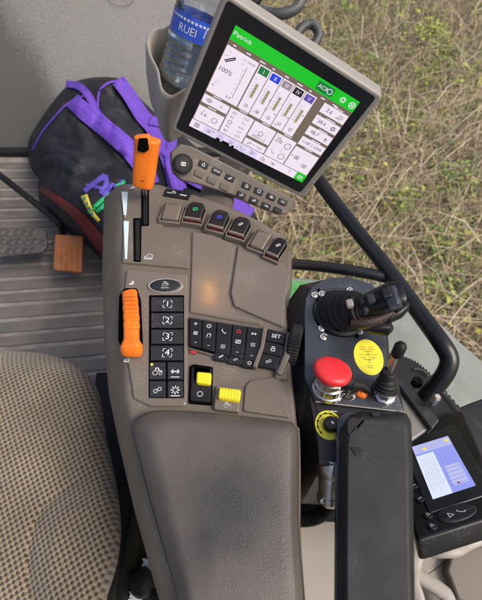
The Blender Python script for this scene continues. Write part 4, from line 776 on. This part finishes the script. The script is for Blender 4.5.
b = MB(); b.pslab(fz(.515), [(414, 574), (440, 592), (450, 640), (422, 640), (415, 596)], -.01, 0, 'taupe_dark', .003, r=.004); b.pslab(fz(.52), [(452, 552), (500, 540), (500, 620), (458, 600), (447, 570)], -.015, 0, 'taupe', .004, r=.006); b.build('recess_shade', tr)  # raised slabs in darker colours paint the shade of the recess
# mirror-arm hoses at top
b = MB(); b.tube(smooth_path([Pd(250, 30, 1.15), Pd(246, 10, 1.15), Pd(262, 12, 1.13), Pd(280, 14, 1.12), Pd(295, 9, 1.12), Pd(302, -2, 1.12), Pd(306, -16, 1.12)], 6), .0135, 'grey_tube', seg=14); tag(b.build('hose', sharp=60), 'grey hose curving out of the top edge above the big display', 'hose')
b = MB(); b.tube(smooth_path([Pd(294, 48, 1.10), Pd(296, 36, 1.10), Pd(303, 27, 1.10), Pd(311, 24, 1.10), Pd(317, 29, 1.10), Pd(318, 38, 1.10), Pd(310, 50, 1.10)], 6), .0115, 'grey_tube', seg=14); tag(b.build('hose', sharp=60), 'short looped hose peeking over the top edge of the big display', 'hose')
b = MB(); b.tube(smooth_path([Pd(236, -12, 1.2), Pd(252, 3, 1.2), Pd(262, -8, 1.2)], 6), .012, 'rubber', seg=12); tag(b.build('cable', sharp=60), 'black cable at the top left corner of the big display', 'cable')
# ================================================================== CUP HOLDER & BOTTLE
cup = thing('cup_holder', 'beige moulded bottle holder left of the big display', 'cup holder', Pd(160, 120, .95))
rim = [(165, 28), (156, 29.5), (149, 36), (147.5, 45), (151, 57), (157, 69), (159, 80), (162, 90), (170, 95.5), (178, 92), (190, 84), (204, 66), (210, 46), (204, 30), (190, 22), (176, 23)]
nr = len(rim)
def cupring(shift, dep, scale):
    cx = sum(a for a, _ in rim) / nr; cy = sum(a for _, a in rim) / nr
    return [Pd(cx + (x - cx) * scale + shift[0], cy + (y - cy) * scale + shift[1], dep) for x, y in rim]
def smooth_ring(v, n=4):
    out = []
    for i in range(len(v)):
        p0, p1, p2, p3 = v[i - 1], v[i], v[(i + 1) % len(v)], v[(i + 2) % len(v)]
        for k in range(n): t = k / n; out.append(.5 * ((2 * p1) + (p2 - p0) * t + (2 * p0 - 5 * p1 + 4 * p2 - p3) * t * t + (3 * p1 - p0 - 3 * p2 + p3) * t ** 3))
    return out
rs = [smooth_ring(cupring(*a)) for a in (((-2, 62), 1.02, .62), ((-4, 50), .99, .76), ((-4, 26), .93, .90), ((-1, 3), .852, 1.04), ((0, 0), .846, 1.04), ((.3, 0), .845, 1.0), ((1, 1.5), .85, .95), ((0, 20), .92, .78), ((-2, 44), .98, .6))]
b = MB(); b.loft(rs, 'cup'); b.build('holder_body', cup, sharp=70)
bt = thing('water_bottle', 'clear plastic water bottle with blue label standing in the beige holder', 'bottle', Pd(178, 78, .90))
b0, b1 = Pd(180, 84, .905), Pd(214, -34, .78); fbt = axis_frame(b0, b1, (1, 0, 0)); HB = (b1 - b0).length
rb = .048; prof = [(.02, .004), (rb * .72, 0), (rb * .9, .006), (rb * .97, .018)]
k = 0; z = .02
while z < HB * .40: prof += [(rb, z), (rb * .99, z + .006), (rb * .945, z + .009), (rb * .99, z + .012)]; z += .014
lab0 = HB * .44; lab1 = HB * .62
prof += [(rb, lab0 - .008), (rb * .97, lab0 - .003), (rb * .97, lab1 + .003), (rb, lab1 + .01)]
z = lab1 + .016
while z < HB * .85: prof += [(rb, z), (rb * .95, z + .008), (rb, z + .016)]; z += .02
prof += [(rb * .9, HB * .9), (rb * .5, HB), (.014, HB + .03), (.014, HB + .045)]
b = MB(); b.lathe(fbt, (0, 0), prof, 'pet', seg=40); b.build('bottle_body', bt, sharp=80)
wat = mat('water', (.10, .14, .17), .1); wat = transp('water body', (.8, .9, 1), .05, .7, True, 1.33, (.93, .96, .97))
b = MB(); b.lathe(fbt, (0, 0), [(.001, .006), (rb * .70, .005), (rb * .9, .02), (rb * .9, HB * .55), (.001, HB * .55)], wat, seg=30); b.build('water', bt)
b = MB(); rings = []
for hh in (lab0, lab0 + .003, lab1 - .003, lab1): rings.append([fbt.w(rb * .985 * math.cos(6.283 * i / 40), rb * .985 * math.sin(6.283 * i / 40), hh) for i in range(40)])
b.loft(rings, 'label_blue', False, False)
def labxy(a, h, r=rb * .992): return fbt.w(r * math.cos(a), r * math.sin(a), h)
vview = (CAM - fbt.w(0, 0, lab0)); av = math.atan2(vview.dot(fbt.v), vview.dot(fbt.u))
def lab_text(t, a0, h, size):
    vs, fs = glyphs(t); b.add([labxy(a0 + x * size / rb, h + y * size) for x, y in vs], fs, 'label_white')
lab_text('RUEI', av - .30, lab0 + .014, .018)
for i in range(12): a = av - 1.2 + i * .16; b.add([labxy(a, lab1 - .006), labxy(a + .10, lab1 - .006), labxy(a + .12, lab1 - .010), labxy(a + .02, lab1 - .010)], [(0, 1, 2, 3)], 'label_white')
b.add([labxy(av + .35, lab0 + .012), labxy(av + .75, lab0 + .012), labxy(av + .8, lab0 + .026), labxy(av + .4, lab0 + .03)], [(0, 1, 2, 3)], 'label_white'); b.build('bottle_label', bt, sharp=80)
# ================================================================== SPORTS BAG
bagout = [(28, 150), (30, 137), (40, 120), (52, 103), (66, 87), (80, 80), (100, 77), (120, 79), (130, 88), (146, 104), (165, 122), (186, 138), (215, 165), (240, 192), (254, 212), (258, 228), (245, 262), (190, 290), (130, 290), (100, 255), (84, 240), (60, 224), (42, 208), (38, 188), (38, 176), (30, 165)]
def pin(x, y, poly):
    c = False; j = len(poly) - 1
    for i in range(len(poly)):
        xi, yi = poly[i]; xj, yj = poly[j]
        if (yi > y) != (yj > y) and x < (xj - xi) * (y - yi) / (yj - yi) + xi: c = not c
        j = i
    return c
def pdist(x, y, poly):
    dm = 1e9
    for i in range(len(poly)):
        ax, ay = poly[i - 1]; bx, by_ = poly[i]; dx, dy = bx - ax, by_ - ay; t = max(0, min(1, ((x - ax) * dx + (y - ay) * dy) / (dx * dx + dy * dy + 1e-9))); dm = min(dm, math.hypot(x - ax - t * dx, y - ay - t * dy))
    return dm
from mathutils import noise
def bag0(y): r_ = ray(0, y); return max(.03, CAM.z + r_.z * 1.685 / r_.y)
def bagz(x, y):
    if not pin(x, y, bagout): return bag0(y)
    d = min(1, pdist(x, y, bagout) / 42); z0 = bag0(y); z = z0 + max(.10, .30 - .7 * (z0 - .03)) * math.sqrt(max(0, 1 - (1 - d) ** 2))
    # crease between the top lid and side
    nn = noise.noise(Vector((x * .04, y * .04, 3.1))) * .022 + abs(noise.noise(Vector((x * .03 + y * .05, y * .05 - x * .06, 1.7)))) * .022 + noise.noise(Vector((x * .10, y * .07 + x * .05, 5.2))) * .003
    return z + nn * min(1, d * 2)
bag = thing('sports_bag', 'black sports bag with purple straps and bright lettering on the cab floor', 'sports bag', P(110, 190, 0))
b = MB(); rings = []; cxy = (125, 175)
nn_ = 6; sm = []
op = [Vector((x, y, 0)) for x, y in bagout]
sr = smooth_ring(op, 7)
K = [1, .985, .96, .93] + [.93 - .93 * i / 26 for i in range(1, 26)]
rings.append([Vector((P(p.x, p.y, bag0(p.y)).x, P(p.x, p.y, bag0(p.y)).y, 0)) for p in sr])
for k in K:
    rings.append([P(cxy[0] + (p.x - cxy[0]) * k, cxy[1] + (p.y - cxy[1]) * k, bagz(cxy[0] + (p.x - cxy[0]) * k, cxy[1] + (p.y - cxy[1]) * k)) for p in sr])
b.loft(rings, 'fabric_black'); b.build('bag_body', bag, sharp=180)
def ribbon(mb, pts, w, m, off=.008, n=12):
    p = smooth_path([Vector((x, y, 0)) for x, y in pts], n); vs = []; fs = []
    for i, q in enumerate(p):
        t = (p[min(i + 1, len(p) - 1)] - p[max(i - 1, 0)]).normalized(); nx, ny = -t.y, t.x; ww = w[0] + (w[1] - w[0]) * i / (len(p) - 1) if isinstance(w, tuple) else w
        for k in (-1, -.5, 0, .5, 1): x, y = q.x + nx * ww / 2 * k, q.y + ny * ww / 2 * k; vs.append(P(x, y, bagz(x, y) + off - .003 * abs(k)))
    for i in range(len(p) - 1):
        for k in range(4): a = i * 5 + k; fs.append((a, a + 1, a + 6, a + 5))
    mb.add(vs, fs, m)
def strap(pts, w, m='purple', off=.008, name='strap'):
    q = MB(); ribbon(q, pts, w, m, off)
    if name == 'strap':      # stitched edges
        sm_ = smooth_path([Vector((x, y, 0)) for x, y in pts], 12); w0, w1 = w if isinstance(w, tuple) else (w, w)
        for sg in (-1, 1):
            ed = []
            for i, p_ in enumerate(sm_):
                t_ = (sm_[min(i + 1, len(sm_) - 1)] - sm_[max(i - 1, 0)]).normalized(); ww = (w0 + (w1 - w0) * i / (len(sm_) - 1)) * .36; x, y = p_.x - t_.y * sg * ww, p_.y + t_.x * sg * ww; ed.append(P(x, y, bagz(x, y) + off - .001))
            for i in range(0, len(ed) - 1, 2): q.tube([ed[i], ed[i + 1]], .0010, 'purple_dark', seg=5)
    q.build(name, bag, sharp=180)
strap([(72, 100), (85, 112), (105, 128), (125, 145), (142, 165), (150, 185)], (16, 20), off=.014)
strap([(66, 84), (78, 86), (88, 95), (97, 112), (108, 125), (122, 138), (133, 148)], (7, 8), off=.011)
strap([(118, 80), (130, 96), (142, 115), (152, 126), (162, 142), (172, 165), (178, 190)], (13, 18), off=.018)
strap([(150, 120), (163, 124), (172, 138), (170, 160), (176, 185), (182, 200)], (9, 10), off=.03)
strap([(165, 150), (178, 165), (190, 178), (215, 190), (236, 204), (252, 214)], (9, 13), off=.03)
strap([(32, 150), (42, 132), (55, 116), (68, 103), (84, 96), (92, 99)], 1.8, off=.008, name='piping')
strap([(103, 128), (98, 110), (99, 92), (108, 83), (120, 80)], 2.2, off=.010, name='piping'); strap([(103, 128), (116, 142), (132, 154)], 2.4, off=.010, name='piping')
q = MB(); ribbon(q, [(40, 188), (58, 200), (78, 216), (98, 240), (112, 262)], (5, 16), 'bag_red', .010); q.build('red_panel', bag, sharp=180)
q = MB()
def bl(pts, w, m='purple_dark'): ribbon(q, pts, w if isinstance(w, tuple) else w * 1.25, m, .006, 5)
bl([(84, 191), (94, 183), (105, 175)], 4.2); bl([(105, 175), (106, 184), (101, 194)], 4.2); bl([(93, 186), (104, 189)], 2.8); bl([(90, 189), (86, 184)], 2.4)
bl([(111, 184), (107, 193), (103, 197)], 3.2); bl([(111, 184), (116, 187), (114, 193), (105, 198)], 3.0); bl([(122, 180), (118, 190)], 3)
bl([(94, 207), (102, 200), (109, 193)], 3.0, 'bag_green'); bl([(96, 212), (103, 206), (109, 199)], 3.2, 'bag_green'); bl([(117, 186), (125, 181)], 3.0, 'bag_green'); bl([(88, 212), (96, 208)], 2.4, 'bag_green')
bl([(84, 195), (88, 205), (93, 214), (99, 221)], (7, 3), 'bag_yellow')
for i in range(4):
    x, y = 84.5 + i * 2.6, 198 + i * 5; vs = [P(a, c_, bagz(a, c_) + .013) for a, c_ in ((x - 2.6, y + 1), (x + .5, y - 2), (x + 1, y + 2.4))]; q.add(vs, [(0, 1, 2)], 'bag_blue')
q.build('lettering', bag, sharp=180)
# ================================================================== PEDALS
pd_ = thing('brake_pedal', 'orange grooved rubber pedal above the ribbed floor mat', 'pedal', P(68, 262, .02))
FP = Fr(P(68, 255, .12), (1, 0, .0), (0, 1, .25))
b = MB(); b.pslab(FP, [(55, 234), (83, 236), (81, 272.5), (53, 269)], -.015, 0, 'pedal_orange', .003, r=.006)
for i in range(5): x = 56.5 + i * 5.6; b.pslab(FP, [(x, 246 + i * .3), (x + 3.0, 246.2 + i * .3), (x + 2.5, 270.5 + i * .3), (x - .5, 270.2 + i * .3)], -.002, .005, 'pedal_orange', .002, r=.002)
b.build('pedal_pad', pd_); b = MB(); b.tube([P(68, 250, .10), P(66, 262, .01)], .012, 'black'); b.build('pedal_arm', pd_)
pm_ = thing('metal_pedal', 'dusty grey metal pedal with round studs left of the orange pedal', 'pedal', P(25, 262, .02))
FP2 = Fr(P(28, 241, .12), (1, 0, .0), (0, 1, .25))
b = MB(); b.pslab(FP2, [(-10, 229), (38, 227), (45, 231), (47, 245), (42, 252), (-10, 258)], -.012, 0, 'pedal_metal', .003, r=.008); pp = b.build('pedal_pad', pm_)
for y0, n0 in ((232, 5), (241, 6), (250, 5)):
    for i in range(n0): b = MB(); b.lathe(FP2, FP2.l1(1 + i * 8 + (4 if y0 == 241 else 0) * .5, y0 + (1 if i % 2 else 0), .003), [(.0135, -.001), (.0135, .003), (.009, .0045), (.0085, .001), (.001, .001)], 'pedal_metal', seg=14); b.build('stud', pp)
b = MB(); b.tube([P(45, 241, .11), P(52, 243, .11)], .008, 'pedal_metal', seg=8); b.build('pedal_pin', pm_)
b = MB(); b.tube(smooth_path([P(-20, 160, .20), P(16, 188, .18), P(40, 207, .16), P(56, 220, .14), P(62, 230, .10), P(62, 242, .02)], 6), .012, 'rubber', seg=12); tag(b.build('pedal_rod', sharp=60), 'black rod slanting over the mat above the pedals', 'rod')
# ================================================================== SEAT
def seat_mat():
    m = bpy.data.materials.new('woven seat cloth'); m.use_nodes = True; N = m.node_tree.nodes; L = m.node_tree.links; b = N['Principled BSDF']; b.inputs['Roughness'].default_value = .9; b.inputs['Sheen Weight'].default_value = .3
    tc = N.new('ShaderNodeTexCoord'); nd = N.new('ShaderNodeTexNoise'); nd.inputs['Scale'].default_value = 60; L.new(tc.outputs['Object'], nd.inputs['Vector'])
    va = N.new('ShaderNodeVectorMath'); va.operation = 'MULTIPLY_ADD'; L.new(nd.outputs['Color'], va.inputs[0]); va.inputs[1].default_value = (.0016, .0016, 0); mpr = N.new('ShaderNodeMapping'); mpr.inputs['Rotation'].default_value = (0, 0, R(12)); L.new(tc.outputs['Object'], mpr.inputs[0]); L.new(mpr.outputs[0], va.inputs[2])
    sp = N.new('ShaderNodeSeparateXYZ'); L.new(va.outputs[0], sp.inputs[0])
    def mth(op, a, c=None, v=None, v2=None):
        n = N.new('ShaderNodeMath'); n.operation = op; 
        if isinstance(a, (int, float)): n.inputs[0].default_value = a
        else: L.new(a, n.inputs[0])
        if c is not None: L.new(c, n.inputs[1])
        if v is not None: n.inputs[1].default_value = v
        if v2 is not None: n.inputs[2].default_value = v2
        return n.outputs[0]
    kx, ky = 2 * math.pi / .0050, 2 * math.pi / .0055
    sx = mth('COSINE', mth('MULTIPLY', sp.outputs[0], v=kx / 1)); sy = mth('COSINE', mth('MULTIPLY', sp.outputs[1], v=ky / 1))
    hx = mth('COSINE', mth('MULTIPLY', sp.outputs[0], v=kx / 2)); hy = mth('COSINE', mth('MULTIPLY', sp.outputs[1], v=ky / 2)); pr = mth('MULTIPLY', hx, hy)   # hexagonal offset dots
    dots = mth('ABSOLUTE', pr); 
    f2 = N.new('ShaderNodeTexNoise'); f2.inputs['Scale'].default_value = 620; f2.inputs['Detail'].default_value = 5; f2.inputs['Roughness'].default_value = .7; mf2 = N.new('ShaderNodeMapping'); mf2.inputs['Rotation'].default_value = (0, 0, .6); mf2.inputs['Scale'].default_value = (1, .45, 1); L.new(tc.outputs['Object'], mf2.inputs[0]); L.new(mf2.outputs[0], f2.inputs['Vector'])
    ad = N.new('ShaderNodeMath'); ad.operation = 'MULTIPLY_ADD'; L.new(f2.outputs[0], ad.inputs[0]); ad.inputs[1].default_value = .75; L.new(pr, ad.inputs[2])
    cr = N.new('ShaderNodeValToRGB'); e = cr.color_ramp.elements; e[0].position = .40; e[0].color = (.235, .185, .12, 1); e[1].position = 1.0; e[1].color = (.05, .038, .026, 1); x = cr.color_ramp.elements.new(.22); x.color = (.31, .245, .16, 1); x = cr.color_ramp.elements.new(.66); x.color = (.105, .08, .052, 1)
    L.new(ad.outputs[0], cr.inputs[0]); 
    n3 = N.new('ShaderNodeTexNoise'); n3.inputs['Scale'].default_value = 9; L.new(tc.outputs['Object'], n3.inputs['Vector']); mr = N.new('ShaderNodeMapRange'); mr.inputs[1].default_value = .3; mr.inputs[2].default_value = .7; mr.inputs[3].default_value = .72; mr.inputs[4].default_value = 1.2; L.new(n3.outputs[0], mr.inputs[0])
    mm = N.new('ShaderNodeVectorMath'); mm.operation = 'SCALE'; L.new(cr.outputs[0], mm.inputs[0]); L.new(mr.outputs[0], mm.inputs['Scale']); L.new(mm.outputs[0], b.inputs['Base Color'])
    bp = N.new('ShaderNodeBump'); bp.invert = True; bp.inputs['Strength'].default_value = .7; bp.inputs['Distance'].default_value = .0025; L.new(ad.outputs[0], bp.inputs['Height']); L.new(bp.outputs[0], b.inputs['Normal'])
    return m
SM = seat_mat()
so = [(-60, 362), (-20, 352), (16, 351), (45, 354), (68, 361), (86, 373), (98, 391), (103, 412), (107, 440), (114, 470), (119, 500), (121, 530), (118, 560), (112, 582), (106, 605), (100, 680), (-60, 680)]
seam = [Vector(p).to_3d() for p in ((110, 462), (96, 470), (78, 482), (58, 495), (44, 506), (34, 524), (29, 545), (28, 575), (32, 610), (36, 680))]
def sdist(x, y):
    dm = 1e9
    for i in range(len(seam) - 1):
        a, c = seam[i], seam[i + 1]; d = c - a; t = max(0, min(1, (Vector((x, y, 0)) - a).dot(d) / d.length_squared)); dm = min(dm, (Vector((x, y, 0)) - a - d * t).length)
    return dm
def seatz(x, y):
    d = min(1, pdist(x, y, so) / 26) if pin(x, y, so) else 0
    z = .505 + .055 * math.sqrt(max(0, 1 - (1 - d) ** 2)); sd = sdist(x, y); fade = max(0, min(1, (y - 455) / 50)); z -= .007 * math.exp(-(sd / 2.2) ** 2) * fade
    bol = [tuple(p)[:2] for p in seam] + [(120, 680), (125, 520)]
    if pin(x, y, bol): z += .016 * min(1, sd / 22) * fade
    return z
seat = thing('driver_seat', 'beige and brown woven cloth driver seat cushion at lower left', 'seat', P(40, 560, .2))
b = MB(); sr = smooth_ring([Vector((x, y, 0)) for x, y in so], 6); c0 = (50, 560); rings = [[P(c0[0] + (p.x - c0[0]) * .93, c0[1] + (p.y - c0[1]) * .93, .42) for p in sr], [P(c0[0] + (p.x - c0[0]) * .99, c0[1] + (p.y - c0[1]) * .99, .485) for p in sr]]
K = [1, .99, .975, .955, .93, .90, .87] + [.87 - .87 * i / 34 for i in range(1, 34)]
for k in K: rings.append([P(c0[0] + (p.x - c0[0]) * k, c0[1] + (p.y - c0[1]) * k, seatz(c0[0] + (p.x - c0[0]) * k, c0[1] + (p.y - c0[1]) * k)) for p in sr])
b.loft(rings, SM); b.build('cushion', seat, sharp=180)
b = MB(); b.slab(fz(.4), [( -.9, -.4), (-.22, -.4), (-.20, .20), (-.9, .22)], -.25, 0, 'rubber', .01); b.build('seat_base', seat)
# ================================================================== LIGHT, CAMERA
sc_ = bpy.context.scene
w = bpy.data.worlds.new('World'); sc_.world = w; w.use_nodes = True; nt = w.node_tree; bg = nt.nodes['Background']; sky = nt.nodes.new('ShaderNodeTexSky'); sky.sky_type = 'NISHITA'; sky.sun_disc = False
EL, AZ = R(50), R(112)      # veiled sun from the right
sky.sun_elevation = EL; sky.sun_rotation = AZ; sky.air_density = 1; sky.dust_density = 6; sky.ozone_density = 1
nt.links.new(sky.outputs[0], bg.inputs[0]); bg.inputs[1].default_value = .12
sl = bpy.data.lights.new('sun', 'SUN'); sl.energy = 1.3; sl.angle = R(22); sl.color = (1, .95, .88); so_ = bpy.data.objects.new('sun', sl); C.objects.link(so_)
dv = Vector((math.sin(AZ) * math.cos(EL), math.cos(AZ) * math.cos(EL), math.sin(EL))); so_.rotation_euler = dv.to_track_quat('Z', 'Y').to_euler()
# small warm dome lamp of the cab, mirrored in the glossy centre panel
ph = P(210, 292, .7535); inc = (ph - CAM); refl = Vector((inc.x, inc.y, -inc.z)).normalized(); lp = ph + refl * .9
ll = bpy.data.lights.new('dome_lamp', 'POINT'); ll.energy = .75; ll.color = (1, .42, .08); ll.shadow_soft_size = .02; lo = bpy.data.objects.new('dome_lamp', ll); lo.location = lp; C.objects.link(lo)
cd = bpy.data.cameras.new('camera'); co = bpy.data.objects.new('camera', cd); C.objects.link(co); co.location = CAM
co.rotation_euler = (TILT, 0, 0); cd.sensor_fit = 'VERTICAL'; cd.sensor_height = 24; cd.lens = 24 * FPX / 600; cd.clip_start = .02; cd.clip_end = 300; sc_.camera = co; cd.dof.use_dof = True; cd.dof.focus_distance = .66; cd.dof.aperture_fstop = 5.0
vs = sc_.view_settings; vs.view_transform = 'Standard'; vs.look = 'None'; vs.exposure = .5; vs.gamma = 1; vs.use_curve_mapping = False
